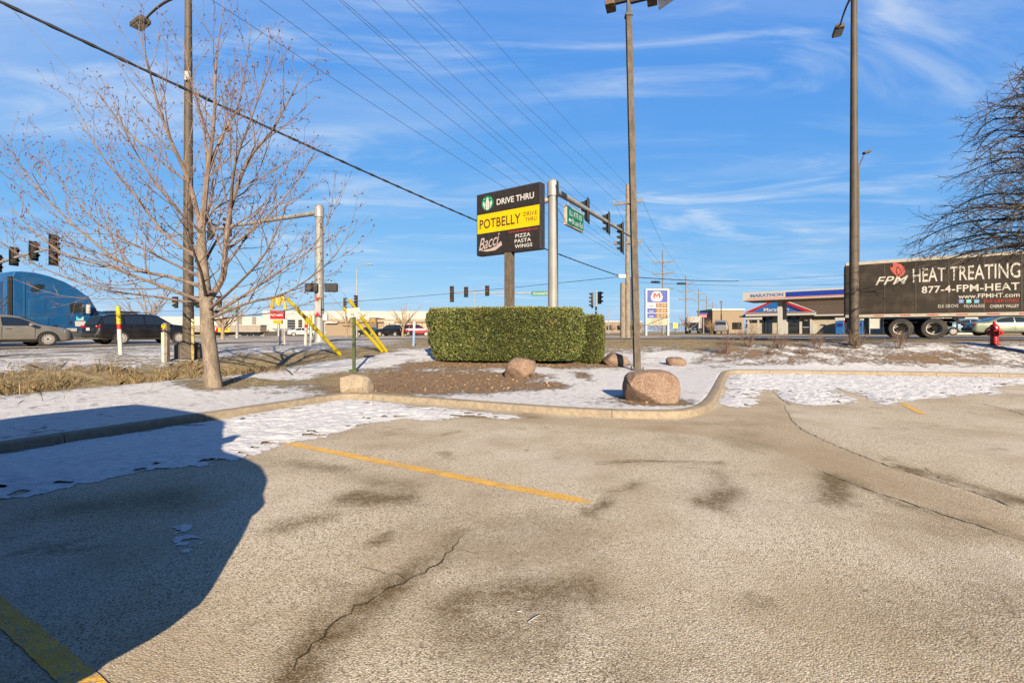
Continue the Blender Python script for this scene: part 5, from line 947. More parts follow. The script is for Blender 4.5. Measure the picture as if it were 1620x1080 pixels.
        m = MB(); m.box((-.503 * L, 0, bl * .78), (.03, .32, .15)); m.build('number_plate', WHITE, t)
    if rails:
        zr = float(top(-.1 * L))
        for s in (-1, 1): m = MB(); y_ = s * hwid * .66; m.tube([(-.40 * L, y_, zr - .06), (-.37 * L, y_, zr + .05), (0, y_, zr + .07), (.03 * L, y_, zr - .02)], .02, 6); m.build('roof_rail', TRIM, t)
        for x in (-.3 * L, -.1 * L): m = MB(); m.box((x, 0, zr + .08), (.06, hwid * 1.3, .03)); m.build('rack_bar', TRIM, t)
        for y_ in (-.35, 0, .35): m = MB(); m.box((-.2 * L, y_, zr + .11), (1.35, .07, .045)); m.build('carrier', TRIM, t)
    return t
def on_lane(px, off=0.0):
    """a point on the main road: photo column px, off metres right of the nearest lane's middle"""
    o = BO + BP * off; k = (px - CX) / F; s = (k * o.y - o.x) / (B.x - k * B.y); p = o + B * s; return Vector((p.x, p.y, float(plain(p.x, p.y)) + .05))
SILV = paint('warm_silver_paint', (.25, .23, .195), .45, .35); BLK = paint('black_car_paint', (.007, .0065, .0065), .0, .25, .04); BLUE = paint('lorry_blue_paint', (.008, .072, .20), .15, .35, .15)
f = on_lane(62) - B * (.575 * 4.85 / 2); car('warm silver saloon car entering at the left edge', Vector((f.x, f.y, f.z)), B, SED, 4.85, 1.82, SILV, .335, name='passing_car', spokes=14)
r_ = on_lane(178) + B * (.575 * 4.82 / 2); sv = car('black estate car with roof rack on the road behind the marker post', Vector((r_.x, r_.y, r_.z)), B, WAG, 4.82, 1.84, BLK, .345, name='passing_car', rails=True, spokes=10)
# ---- blue sleeper tractor
def tractor():
    o = BO + BP * -2.55; o0 = on_lane(18, -2.55); o0.z = float(plain(o0.x, o0.y)) + .05; t = thing('lorry_tractor', 'blue sleeper cab lorry behind the silver car', 'lorry', o0, rotz(B)); W = 2.5
    pr = [(0, .55), (0, 3.55), (.06, 3.72), (.4, 3.77), (.9, 3.76), (1.45, 3.64), (2.04, 3.40), (2.6, 3.04), (3.03, 2.66), (3.45, 1.88), (4.2, 1.78), (5.0, 1.62), (5.5, 1.35), (5.68, .95), (5.7, .5), (5.2, .42), (5.1, .8), (4.1, .8), (4.0, .42), (.3, .42)]
    c = np.array([2.4, 1.9]); rows = []
    for y, sc in ((0.0, .955), (.05, .982), (.14, 1.0), (W - .14, 1.0), (W - .05, .982), (W, .955)): rows.append([((np.array(p) - c) * (1 - (1 - sc) * .7) + c, y) for p in pr])
    vs = [(float(p[0]), float(y), float(p[1])) for r in rows for p, y in r]; n = len(pr); fs = [(i * n + j, i * n + (j + 1) % n, (i + 1) * n + (j + 1) % n, (i + 1) * n + j) for i in range(5) for j in range(n)] + [tuple(range(n)), tuple(5 * n + j for j in range(n))]
    MB().add(vs, fs).build('cab', BLUE, t, True)
    def tp(px, py, off=0): k = (px - CX) / F; s = (k * o0.y - o0.x) / (B.x - k * B.y); Z = o0.y + B.y * s; return s, H + (YH - py) / F * Z - o0.z
    def plate(pxs, name, mat, y=-.012, th=.024, par=None): q = [tp(*p) for p in pxs]; m = MB(); m.prism(q, y, y + th, lambda a, b, c: Vector((a, c, b))); return m.build(name, mat, par or t)
    lt = paint('lorry_blue_edge', (.018, .11, .23), .1, .3, 0); plate([(48, 458), (52, 451), (60, 449), (70, 450), (71, 453), (64, 459), (55, 462), (49, 462)], 'sleeper_window', GLASS)
    def frame(x0, y0, x1, y1, name):
        a = plate([(x0, y0), (x1, y0), (x1, y1), (x0, y1)], name, lt, -.016, .03); plate([(x0 + 1.1, y0 + 1), (x1 - 1.1, y0 + 1), (x1 - 1.1, y1 - 1), (x0 + 1.1, y1 - 1)], 'inner_panel', BLUE, -.024, .03, a)
    frame(45, 473, 72, 499, 'locker_door'); frame(44, 503, 76, 514, 'locker_door'); dr = plate([(101, 475), (134, 475), (146, 492), (146, 521), (101, 521)], 'door', BLUE, -.02, .03); plate([(110, 479), (131, 479.5), (134, 494), (112, 495), (110, 490)], 'door_window', GLASS, -.032, .02, dr)
    q0 = tp(38, 440); q1 = tp(38, 520); m = MB(); m.box((q0[0], -.01, (q0[1] + q1[1]) / 2), (.03, .04, q0[1] - q1[1])); m.build('panel_seam', lt, t)
    plate([(109, 508), (113.5, 508), (113.5, 513), (109, 513)], 'door_handle', TRIM, -.034, .02, dr); plate([(120.5, 500), (126, 504), (132, 500), (132, 507), (120.5, 507)], 'logo', M('logo_teal', (.08, .48, .56), .5), -.034, .02, dr); plate([(122, 506.2), (131, 502.5), (132, 507)], 'logo_fold', LWHITE, -.038, .02, dr); plate([(118, 508), (135, 508), (133, 516), (119, 516)], 'lettering_block', LWHITE, -.034, .02, dr)
    m = MB(); q = tp(135.5, 489); m.box((q[0], -.28, q[1]), (.14, .22, .52), bev=.04); m.build('mirror', M('mirror_chrome', (.66, .64, .60), .3, .5), t, True); m = MB(); m.tube([(q[0], -.28, q[1]), (q[0] - .15, 0, q[1] - .35)], .025, 6); m.build('mirror_arm', TRIM, t)
    plate([(84, 514), (90, 514), (90, 523), (84, 523)], 'exhaust_opening', ARCH, -.03, .02); plate([(105, 519), (121, 519), (121, 524), (105, 524)], 'step', M('step_alloy', (.5, .48, .44), .5, .4), -.06, .06); plate([(14, 437), (19, 437), (19, 522), (14, 522)], 'side_fairing', TRIM, -.02, .2)
    vs = [(3.06, y, 2.70) for y in np.linspace(.2, W - .2, 5)] + [(3.46, y, 1.92) for y in np.linspace(.2, W - .2, 5)]; m = MB(); m.add([(a + .03, b, c + .02) for a, b, c in vs], [(i, i + 1, i + 6, i + 5) for i in range(4)]); m.build('windscreen', GLASS, t)
    m = MB(); m.box((5.69, W / 2, 1.0), (.06, 1.3, .7)); m.build('grille', CHROME, t); m = MB(); m.box((5.62, W / 2, .48), (.25, W * .98, .3), bev=.05); m.build('bumper', BLUE, t); m = MB(); m.box((-1.2, W / 2, .75), (2.6, .9, .25)); m.build('chassis', ARCH, t); m = MB(); m.box((2.6, .3, .55), (2.2, .62, .55), bev=.1); m.build('fuel_tank', CHROME, t, True)
    for y in (.16, W - .16):
        s = -1 if y < 1 else 1; wheel(t, 4.6, y, .51, .3, s, 10, True)
        for x in (-.7, -2.0): wheel(t, x, y + (.12 if s < 0 else -.12), .51, .55, s, 10, True)
    for x, z in ((-.6, 2.2), (-.5, 2.5)): m = MB(); m.tube([(.0, .5, z), (-.3, .6, z - .5), (-.6, .5, z - .9), (-.9, .5, z - .4)], .025, 6); m.build('air_hose', TRIM, t)
    # its trailer
    b2 = o0 - B * 1.35; t2 = thing('box_trailer', 'pale grey trailer behind the blue cab at the left edge', 'trailer', Vector((b2.x, b2.y, b2.z)), rotz(B)); m = MB(); m.box((-6.8, W / 2, 2.5), (13.6, 2.5, 2.8)); m.build('box', M('trailer_grey', (.34, .36, .38), .5, .2, dirt=.2), t2)
    for i in range(10): m = MB(); m.box((-.4 - 1.2 * i, -.015, 2.5), (.06, .03, 2.7)); m.build('side_post', GALV, t2)
    for z in (1.15, 3.88): m = MB(); m.box((-6.8, -.012, z), (13.55, .05, .12)); m.build('rail', GALV, t2)
    for x in (-11, -12.3):
        for y, s in ((.28, -1), (W - .28, 1)): wheel(t2, x, y, .51, .55, s, 10, True)
tractor()
# ---- dark box trailer with lettering on the cross street
def big_trailer():
    z0 = float(plain(GO.x, GO.y)) + .045; t = thing('box_trailer', 'black lettered box trailer on the street at the right', 'trailer', Vector((GO.x, GO.y, z0)), rotz(G)); Ln = 14.6; W = 2.59; zb, zt = 1.16, 4.06
    def tp(px, py): k = (px - CX) / F; s = (k * GO.y - GO.x) / (G.x - k * G.y); Z = GO.y + G.y * s; return s, H + (YH - py) / F * Z - z0
    side = M('trailer_side_black', (.026, .021, .0165), .55, var=.14, scale=1.2, spec=.12, dirt=.2); wht = M('trailer_white_rail', (.34, .315, .26), .55, var=.12, dirt=.2)
    m = MB(); m.box((Ln / 2, W / 2, (zb + zt) / 2), (Ln, W, zt - zb)); m.build('box', side, t)
    m = MB(); m.box((Ln / 2 + .02, W / 2, zt - .06), (Ln + .03, W + .05, .17), bev=.02); m.build('top_rail', wht, t); m = MB(); m.box((Ln / 2, W / 2, zb + .03), (Ln + .01, W + .05, .16), bev=.01); br = m.build('bottom_rail', wht, t)
    for i in range(14): m = MB(); m.box((.35 + i * 1.05, -.027, zb + .035), (.42, .006, .05)); m.build('red_reflector', RED, br)
    for i in range(12): m = MB(); m.box((.42 + 1.22 * i, -.004, (zb + zt) / 2), (.05 if i else .10, .012, zt - zb - .34)); m.build('panel_seam', M('trailer_seam_%d' % i, (.045, .038, .032), .5) if i < 1 else bpy.data.materials['trailer_seam_0'], t)
    m = MB(); m.box((-.012, W / 2, (zb + zt) / 2), (.03, W - .1, zt - zb - .2)); rd = m.build('rear_door', M('rear_door_dark', (.035, .036, .042), .5), t)
    for i in range(7): m = MB(); m.box((-.03, W / 2, zb + .35 + i * .38), (.012, W - .2, .03)); m.build('door_slat', TRIM, rd)
    for y in (.35, .8, 1.8, 2.25): m = MB(); m.tube([(-.05, y, zb + .1), (-.05, y, zt - .15)], .02, 6); m.build('lock_rod', GALV, rd)
    m = MB(); m.box((.02, W / 2, .56), (.10, W * .9, .10)); [m.box((.02, y, .85), (.08, .08, .6)) for y in (.5, W - .5)]; m.build('underride_guard', TRIM, t); m = MB(); m.lathe([(.12, -.02), (.12, .02)], 14, 'x', (-.04, .35, .85)); m.build('tail_light', TAIL, t)
    s1, s2 = tp(1425, 518)[0], tp(1478, 518)[0]
    for s in (s1, s2):
        for y, sd_ in ((.28, -1), (W - .28, 1)): wheel(t, s, y, .515, .56, sd_, 10, True)
    m = MB(); m.box(((s1 + s2) / 2, W / 2, .72), (2.8, 1.0, .22)); m.box(((s1 + s2) / 2, W / 2, .95), (3.2, 1.1, .16)); m.build('bogie', ARCH, t); m = MB(); [m.tube([(s, .3, .515), (s, W - .3, .515)], .07, 8) for s in (s1, s2)]; m.build('axles', ARCH, t)
    for x in (s1 - 1.25, s1 - .70): m = MB(); m.box((x, .25, .66), (.03, .55, .85)); m.build('mud_flap', TRIM if x > 1.2 else WHITE, t)
    m = MB(); m.box((s1 - 1.05, .12, .80), (.55, .05, .55)); m.build('placard_plate', WHITE, t); m = MB(); m.box((s2 + .95, .2, .85), (.6, .06, .06), Matrix.Rotation(.6, 3, 'Y')); m.box((s2 + .85, .2, .72), (.06, .06, .4)); m.build('crank_brace', TRIM, t); m = MB(); [m.box((9.6, y, .55), (.16, .16, 1.1)) for y in (.4, W - .4)]; m.build('landing_legs', TRIM, t)
    Wm = M('vinyl_white', (.42, .40, .36), .5, var=.06)
    def put(s, px0, px1, py, hpx, mat, **kw):
        a0, zc = tp((px0 + px1) / 2, py); a1 = tp(px0, py)[0]; a2 = tp(px1, py)[0]; am = (a1 + a2) / 2; k = (GO.y + G.y * am) / F; return text('lettering', s, a2 - a1, hpx * k, lambda a, b: Vector((am + a, -.0125, zc + b)), mat, t, **kw)
    put('FPM', 1385, 1437, 443.5, 13, Wm, bold=.008, shear=.35, space=1.06); put('HEAT TREATING', 1444, 1614, 431.5, 23, Wm, bold=.008, space=1.02); put('877-4-FPM-HEAT', 1458, 1613, 455.5, 11.5, Wm, bold=.018, space=1.06); put('www.FPMHT.com', 1516, 1613, 467.5, 7, Wm, bold=.01); put('ISO CERTIFIED', 1558, 1612, 475.5, 4.6, M('vinyl_red', (.35, .03, .02), .5), bold=.005); put('ELK GROVE', 1484, 1516, 484, 5.0, Wm, bold=.0); put('MILWAUKEE', 1525, 1558, 484, 5.0, Wm, bold=.0); put('CHERRY VALLEY', 1566, 1612, 484, 5.0, Wm, bold=.015)
    for i, (px, c) in enumerate(((1520.5, (.12, .22, .42)), (1532.5, (.16, .45, .42)), (1545, (.12, .30, .50)))): a, z = tp(px, 476.5); m = MB(); m.box((a, -.008, z), (.17, .014, .17), bev=.0); ic = m.build('social_icon', M('icon_%d' % i, c, .5), t)
    for i, (px, s) in enumerate(((1520.5, 'f'), (1545, 'in'))): a, z = tp(px, 476.5); text('lettering', s, .06, .10, lambda aa, b: Vector((a + aa, -.0185, z + b)), Wm, t)
    fl = [(1421, 438.5), (1414, 433), (1409, 427), (1408, 421), (1410.5, 424), (1413, 421), (1412, 417), (1416.5, 411), (1418, 416), (1425, 418), (1431, 424), (1432, 430), (1428, 436)]
    m = MB(); m.prism([tp(*p) for p in fl], -.014, -.003, lambda a, b, c: Vector((a, c, b))); fo = m.build('flame', M('flame_coral', (.36, .075, .06), .5, var=.08), t); m = MB(); m.prism([tp(*p) for p in ((1421.5, 437), (1417, 430), (1418, 425), (1420, 421), (1425, 426), (1427, 431))], -.0185, -.0145, lambda a, b, c: Vector((a, c, b))); fi = m.build('flame_outline', side, fo); m = MB(); m.prism([tp(*p) for p in ((1421.6, 435), (1418.2, 429.5), (1419, 425.5), (1420.3, 423), (1424, 427), (1425.6, 431))], -.023, -.019, lambda a, b, c: Vector((a, c, b))); m.build('flame_core', bpy.data.materials['flame_coral'], fo)
    # tractor unit beyond the frame, a plain continuation
    t2 = thing('lorry_tractor', 'lorry cab pulling the black trailer, beyond the right edge', 'lorry', Vector((GO.x, GO.y, z0)) + G * (Ln + .9), rotz(G)); pr = [(0, .5), (0, 3.5), (1.2, 3.75), (2.2, 3.3), (2.9, 2.2), (4.4, 1.9), (4.8, 1.2), (4.8, .5)]; m = MB(); m.prism(pr, 0, 2.5, lambda a, b, q: Vector((a, q, b))); m.build('cab', paint('cab_white', (.6, .6, .6)), t2)
    for x in (-.9, 4.0):
        for y, s in ((.2, -1), (2.3, 1)): wheel(t2, x, y, .51, .4, s, 10, True)
    m = MB(); m.box((-.3, 1.25, .85), (2.8, .9, .25)); m.build('chassis', ARCH, t2)
big_trailer()
# ---- the van parked just left of the camera, whose shadow falls on the lot
LD = Vector((.87, -.49, 0)).normalized()
nose = Vector((-1.69, .355, 0)); vp = nose - LD * 2.45; car('dark SUV parked beside the camera, throwing the long shadow', vp, LD, SUVP, 4.9, 1.95, paint('dark_suv_paint', (.03, .035, .04)), .37, name='parked_car', cat='car', zsc=1.05)
# ---- far traffic
RP = paint('red_car_paint', (.28, .012, .02)); WPNT = paint('white_car_paint', (.36, .36, .35), 0, .35); DK = paint('dark_blue_paint', (.015, .022, .035)); GC = paint('sage_paint', (.20, .23, .17)); LBP = paint('light_blue_paint', (.16, .24, .32))
def far_car(px, D, label, d, spec, L, W, col, **kw): p = ground_at(px, D); p.z += .05; return car(label, p, d, spec, L, W, col, detail=D < 60, **kw)
far_car(618, 71, 'black SUV parked before the restaurant, left of the bare tree', Vector((-.96, .28, 0)), SUVP, 4.7, 1.9, BLK, wr=.36); far_car(584, 73, 'dark blue car parked left of the black SUV before the restaurant', Vector((-.9, .43, 0)), SED, 4.6, 1.8, DK)
far_car(660, 70, 'red car left of the hedge on the far road', Vector((.95, .2, 0)), SUVP, 4.6, 1.85, RP, wr=.36); far_car(478, 78, 'white car far behind the marker posts, left one', Vector((.9, .43, 0)), SED, 4.6, 1.8, WPNT); far_car(495, 80, 'white car far behind the signal pole', Vector((.9, .43, 0)), SED, 4.6, 1.8, WPNT)
far_car(1597, 33, 'sage green car right of the hydrant, half hidden by the trailer', Vector((.93, -.36, 0)), SED, 4.8, 1.85, GC, cat='car'); far_car(1532, 40, 'light blue car seen under the trailer', Vector((.9, -.43, 0)), SED, 4.5, 1.8, LBP)
def box_truck(px, D, w_, h_, label, face):
    p = ground_at(px, D); p.z += .05; t = thing('box_truck', label, 'truck', p, rotz(face)); m = MB(); m.box((-2.2, 0, .8 + h_ / 2 - .3), (4.6, w_, h_ - .9), bev=.05); m.build('cargo_box', WPNT, t); m = MB(); m.prism([(0.1, .5), (0.1, 2.0), (.9, 2.0), (1.4, 1.35), (2.3, 1.15), (2.4, .5)], -w_ * .42, w_ * .42, lambda a, b, c: Vector((a, c, b))); m.build('cab', DK, t)
    m = MB(); m.add([(1.0, y, 1.92) for y in (-.75, .75)] + [(1.45, y, 1.36) for y in (.8, -.8)], [(0, 1, 2, 3)]); m.build('windscreen', GLASS, t); m = MB(); m.box((2.42, 0, .8), (.06, 1.3, .35)); m.build('grille', CHROME, t)
    for x in (-3, 1.5):
        for s in (-1, 1): wheel(t, x, s * w_ * .4, .42, .3, s, 8)
box_truck(1097, 84, 2.3, 3.1, 'white box truck coming along the far road', Vector((-.45, -.89, 0)))
p = ground_at(1141, 66); p.z += .05; car('grey van seen from behind by the leafless shrubs', p, Vector((.45, .9, 0)), SUVP, 5.0, 1.95, paint('grey_van_paint', (.20, .19, .19)), .36, zsc=1.12, name='parked_van', cat='van', detail=False)
# ------------------------------------------------------------------ buildings and their signs
class Plane:
    """a vertical facade: origin on the ground, direction along it; photo points map to (s, z)"""
    def __init__(s, px, D, d): s.o = ground_at(px, D); s.d = Vector(d).normalized(); s.b = Vector((-s.d.y, s.d.x, 0)); s.b = s.b if s.b.y > 0 else -s.b
    def sz(s, px, py): k = (px - CX) / F; q = (k * s.o.y - s.o.x) / (s.d.x - k * s.d.y); Z = s.o.y + s.d.y * q; return q, H + (YH - py) / F * Z - s.o.z
    def P(s, a, z, q=0): return s.d * a + s.b * q + Vector((0, 0, z))
    def slab(s, name, pts, q0, q1, mat, par, local=False): m = MB(); m.prism(pts if local else [s.sz(*p) for p in pts], q0, q1, lambda a, b, c: s.P(a, b, c)); return m.build(name, mat, par)
    def rect(s, name, x0, y0, x1, y1, q0, q1, mat, par): a, zt = s.sz((x0 + x1) / 2, y0); _, zb = s.sz((x0 + x1) / 2, y1); a0 = s.sz(x0, y0)[0]; a1 = s.sz(x1, y0)[0]; return s.slab(name, [(a0, zb), (a1, zb), (a1, zt), (a0, zt)], q0, q1, mat, par, True)
    def write(s, txt, x0, x1, y, hpx, q, mat, par, **kw): a0 = s.sz(x0, y)[0]; a1, z = s.sz(x1, y); am = (a0 + a1) / 2; k = (s.o.y + s.d.y * am) / F; return text('lettering', txt, a1 - a0, hpx * k, lambda a, b: s.P(am + a, z + b, q), mat, par, **kw)
CREAM = M('cream_wall', (.34, .30, .225), .8, var=.1, dirt=.1); WHW = M('white_wall', (.38, .365, .335), .8, var=.08, dirt=.12); BROOF = M('brown_shingle', (.07, .052, .037), .9, var=.3, scale=9, bump=.4); BLU = M('station_blue', (.008, .032, .24), .45, var=.06); BLU2 = M('station_mid_blue', (.014, .09, .27), .45, var=.06); NAVY = M('station_navy', (.012, .02, .10), .4, var=.1); RD = M('station_red', (.30, .008, .01), .45, var=.06); WT = M('station_white', (.36, .355, .34), .5, var=.06); TANW = M('tan_wall', (.22, .17, .12), .85, var=.1); DBR = M('dark_brown_wall', (.12, .095, .07), .8); DGL = GLASS; GREYW = M('grey_cladding', (.17, .155, .14), .7, var=.12, dirt=.2)
def station():
    D_ = (.75, -.66, 0); S_ = Plane(1240, 82, D_); t = thing('station_store', 'filling station shop with blue gable behind the canopy', 'building', S_.o)
    a0 = S_.sz(1183, 500)[0]; a1 = a0 + 34; m = 3.1; S_.slab('wall', [(a0, -.2), (a1, -.2), (a1, m), (a0, m)], 0, 12, CREAM, t, True)
    e0 = a0 - 1.2; vs = [(e0, m, -1.0), (a1 + 1, m, -1.0), (a1 + 1, m, 13), (e0, m, 13), (e0 + 2.5, 5.0, 1.6), (a1 - 1.5, 5.0, 1.6), (a1 - 1.5, 5.0, 10.4), (e0 + 2.5, 5.0, 10.4)]; mb = MB(); mb.add([S_.P(a, z, q) for a, z, q in vs], [(0, 1, 5, 4), (1, 2, 6, 5), (2, 3, 7, 6), (3, 0, 4, 7), (4, 5, 6, 7), (0, 3, 2, 1)]); rf = mb.build('roof', BROOF, t)
    S_.slab('eave_trim', [(e0, m - .05), (a1 + 1, m - .05), (a1 + 1, m + .2), (e0, m + .2)], -1.05, -.98, WT, rf, True)
    S_.slab('upper_roof', [(e0 + 4.2, 4.9), (a1 - 4, 4.9), (a1 - 4, 6.4), (e0 + 4.2, 6.4)], 3, 9, BROOF, rf, True)
    g = S_.slab('gable', [(1180, 496), (1294, 494), (1234, 471.5)], -2.2, 1, WT, t); S_.slab('gable_red', [(1183, 495), (1291, 493.3), (1234, 472.8)], -2.23, -2.205, RD, g); S_.slab('gable_blue', [(1194, 494.3), (1277, 493), (1234, 475.5)], -2.27, -2.235, BLU2, g); S_.slab('gable_navy', [(1234, 475.5), (1277, 493), (1266, 493.1), (1229, 476.5)], -2.29, -2.275, NAVY, g)
    S_.write('Marathon', 1213, 1252, 489.5, 5, -2.30, LWHITE, g, bold=.012); S_.rect('porch_beam', 1184, 496, 1292, 499.5, -2.0, .0, WT, t)
    for x0, x1 in ((1206, 1222), (1230, 1244), (1247, 1265)): w_ = S_.rect('shop_window', x0, 500, x1, 528.5, -.06, -.01, DGL, t); S_.rect('header_sign', x0, 499.6, x1, 505, -.10, -.065, NAVY, w_)
    for x0, x1 in ((1212, 1218), (1231, 1241), (1251, 1260)): S_.rect('print_line', x0, 502, x1, 503, -.115, -.105, LWHITE, t)
    for x in (1182, 1245.5, 1266.5, 1283): S_.rect('pilaster', x - 1.3, 499, x + 1.3, 529, -.25, .05, WT, t)
    d = S_.rect('door', 1270, 507, 1281, 529, -.08, -.01, DGL, t); S_.rect('door_rail', 1270, 517, 1281, 518, -.12, -.085, WT, d)
    for x in (1189.5, 1205): S_.rect('kiosk_post', x - 1.2, 505, x + 1.2, 529, -2.6, -2.3, WT, t)
    S_.rect('kiosk_top', 1185, 502.5, 1210, 506, -2.7, -2.0, WT, t); S_.rect('wall_sign', 1298, 513, 1306, 515, -.05, -.01, NAVY, t); dd = S_.rect('side_door', 1285, 512, 1293, 529, -.05, -.01, WHW, t)
    C_ = Plane(1175, 64, D_); c = thing('station_canopy', 'white and blue canopy of the filling station', 'canopy', C_.o); zt = C_.sz(1175, 463)[1]; zb = C_.sz(1175, 476)[1]; Lc = 26; C_.slab('roof', [(0, zb), (Lc, zb), (Lc, zt), (0, zt)], 0, 5.8, WT, c, True)
    C_.slab('blue_band', [(5.3, zb + .32), (Lc, zb + .32), (Lc, zt - .22), (5.3, zt - .22)], -.05, -.01, BLU, c, True); C_.slab('red_line', [(.6, zb + .17), (Lc, zb + .17), (Lc, zb + .26), (.6, zb + .26)], -.05, -.01, M('canopy_red', (.62, .16, .12), .5), c, True); C_.slab('soffit', [(.1, zb - .06), (Lc - .1, zb - .06), (Lc - .1, zb - .005), (.1, zb - .005)], .1, 5.7, M('soffit_tan', (.36, .31, .24), .7), c, True)
    text('lettering', 'MARATHON', 4.0, .48, lambda a, b: C_.P(3.0 + a, (zb + zt) / 2 + .08 + b, -.03), M('letters_grey_blue', (.10, .14, .28), .5), c, bold=.03)
    for s in (4.3, 12.5, 21):
        for q in (1.4, 4.2): C_.slab('column', [(s - .25, -.1), (s + .25, -.1), (s + .25, zb), (s - .25, zb)], q, q + .45, WT, c, True)
    for i, (s, q) in enumerate(((11.0, 1.5), (12.9, 1.6), (20.0, 1.5))):
        b = C_.o + C_.P(s, 0, q); p = thing('fuel_pump', ['blue fuel pump left of the second canopy column', 'blue fuel pump beside the second canopy column', 'blue fuel pump hidden behind the trailer'][i], 'fuel pump', Vector((b.x, b.y, gz(b.x, b.y))), rotz(C_.d), 'fuel pumps'); mb = MB(); mb.box((0, 0, .85), (.9, .6, 1.7), bev=.05); mb.build('cabinet', BLU2, p); mb = MB(); mb.box((0, -.31, 1.2), (.6, .02, .45)); mb.build('display', NAVY, p); mb = MB(); mb.box((0, 0, 1.95), (1.0, .5, .4), bev=.03); mb.build('topper', WT, p); mb = MB(); mb.tube([(.45, -.2, 1.3), (.6, -.3, .8), (.55, -.3, .3), (.5, -.25, .9)], .025, 6); mb.build('hose', CABLE, p)
    # price sign
    b = ground_at(1039.5, 50); p = thing('price_sign', 'white framed blue fuel price sign on two legs', 'sign', b); k = 50 / F; q = lambda px, py, dy=0: Vector(((px - 1039.5) * k, dy, at(px, py, 50).z - b.z))
    def slab(x0, y0, x1, y1, mat, nm, d0=-.1, d1=.1, par=None): c0, c1 = q(x0, y1), q(x1, y0); mb = MB(); mb.box(((c0.x + c1.x) / 2, (d0 + d1) / 2, (c0.z + c1.z) / 2), (c1.x - c0.x, d1 - d0, c1.z - c0.z)); return mb.build(nm, mat, par or p)
    slab(1020.5, 457, 1023.2, 530.5, WT, 'leg', -.18, .18); slab(1055, 457, 1058, 530.5, WT, 'leg', -.18, .18); slab(1023.3, 457, 1054.9, 459.5, WT, 'top_frame', -.18, .18); bp = slab(1023.3, 459.6, 1054.9, 478, BLU, 'brand_panel')
    hx = [(1029, 469.5), (1032, 463), (1035, 461), (1043, 461), (1045, 463), (1048, 469.5), (1046.5, 475), (1043, 476.5), (1034, 476.5), (1030.5, 475)]
    for sc, dy, mt in ((1.0, -.108, WT), (.86, -.118, M('badge_grey', (.35, .38, .50), .5)), (.78, -.128, WT)): mb = MB(); cc = q(1038.6, 469); mb.prism([((q(*h_) - cc).x * sc + cc.x, (q(*h_) - cc).z * sc + cc.z) for h_ in hx], dy, dy + .01, lambda a, b_, c_: Vector((a, c_, b_))); mb.build('badge', mt, bp)
    cc = q(1038.6, 467.5); mb = MB(); mb.prism([(cc.x + a * .40, cc.z + b_ * .28) for a, b_ in ((-1, -1), (-.9, 1), (-.45, 1), (0, .1), (.45, 1), (.9, 1), (1, -1), (.55, -1), (.5, .25), (.12, -.6), (-.12, -.6), (-.5, .25), (-.55, -1))], -.145, -.13, lambda a, b_, c_: Vector((a, c_, b_))); mb.build('letter_m', RD, bp); cc2 = q(1038.6, 473.5); text('lettering', 'MARATHON', .8, .12, lambda a, b_: Vector((cc2.x + a, -.132, cc2.z + b_)), BLU, bp)
    for i, (pr, lb, y0) in enumerate((('3.29', 'Regular', 479.5), ('3.89', 'Plus', 488), ('3.59', 'Diesel', 496))):
        slab(1023.3, y0 - 1.2, 1054.9, y0 - .1, WT, 'divider', -.14, .12); r = slab(1023.3, y0, 1037, y0 + 6.6, BLU if i else WT, 'grade_panel'); s_ = slab(1037.1, y0, 1054.9, y0 + 6.6, M('led_panel_%d' % i, (.14, .085, .04), .5), 'price_panel'); cc = q(1046, y0 + 3.3); text('lettering', pr, .95, .32, lambda a, b_: Vector((cc.x + a, -.11, cc.z + b_)), M('led_digits_%d' % i, (.42, .26, .13), .5), s_); c3 = q(1030, y0 + 4.4); mb = MB(); mb.box((c3.x, -.105, c3.z), (.5, .01, .07)); mb.build('print_line', LWHITE if i else BLU, r)
    lb = slab(1023.3, 503.4, 1054.9, 514, M('letter_board', (.36, .32, .22), .6), 'letter_board')
    for i, s in enumerate(('WINTERIZED', 'DIESEL  FUEL', 'SOLD HERE')): cc = q(1039, 505.2 + i * 3.2); text('lettering', s, 1.35 - .25 * (i == 2), .15, lambda a, b_: Vector((cc.x + a, -.11, cc.z + b_)), DGREY, lb)
station()
def arch_sign():
    b = ground_at(441, 75); t = thing('restaurant_sign', 'tall golden arches sign with red panel above the far road', 'sign', b); k = 75 / F; q = lambda px, py: Vector(((px - 441) * k, 0, at(px, py, 75).z - b.z)); yl = M('arch_yellow', (.42, .26, .01), .45, var=.06)
    m = MB(); m.tube([(0, 0, 0), q(441, 508)], .22, 10); m.build('post', GALV, t, True)
    for s in (-1, 1):
        pts = [q(440.5 + s * (0.3 + 10.6 * u), 493 - 23.5 * math.sin(math.pi * min(1, .07 + .93 * u) * .985) ** .62) for u in np.linspace(0, 1, 16)]; m = MB(); m.tube(pts, .28, 8); m.build('arch', yl, t, True)
    def slab(x0, y0, x1, y1, mat, nm): c0, c1 = q(x0, y1), q(x1, y0); m = MB(); m.box(((c0.x + c1.x) / 2, 0, (c0.z + c1.z) / 2), (c1.x - c0.x, .6, c1.z - c0.z), bev=.05); return m.build(nm, mat, t)
    r = slab(428.5, 491.5, 450, 504.5, RD, 'red_panel'); cc = q(439.3, 498); text('lettering', "McDonald's", 2.0, .42, lambda a, b_: Vector((cc.x + a, -.31, cc.z + b_)), LWHITE, r, bold=.02); y_ = slab(433, 506, 446.5, 512, yl, 'yellow_panel'); cc = q(439.5, 509); m = MB(); m.box((cc.x, -.305, cc.z), (1.1, .02, .16)); m.build('print_line', M('panel_print', (.30, .20, .02), .6), y_)
arch_sign()
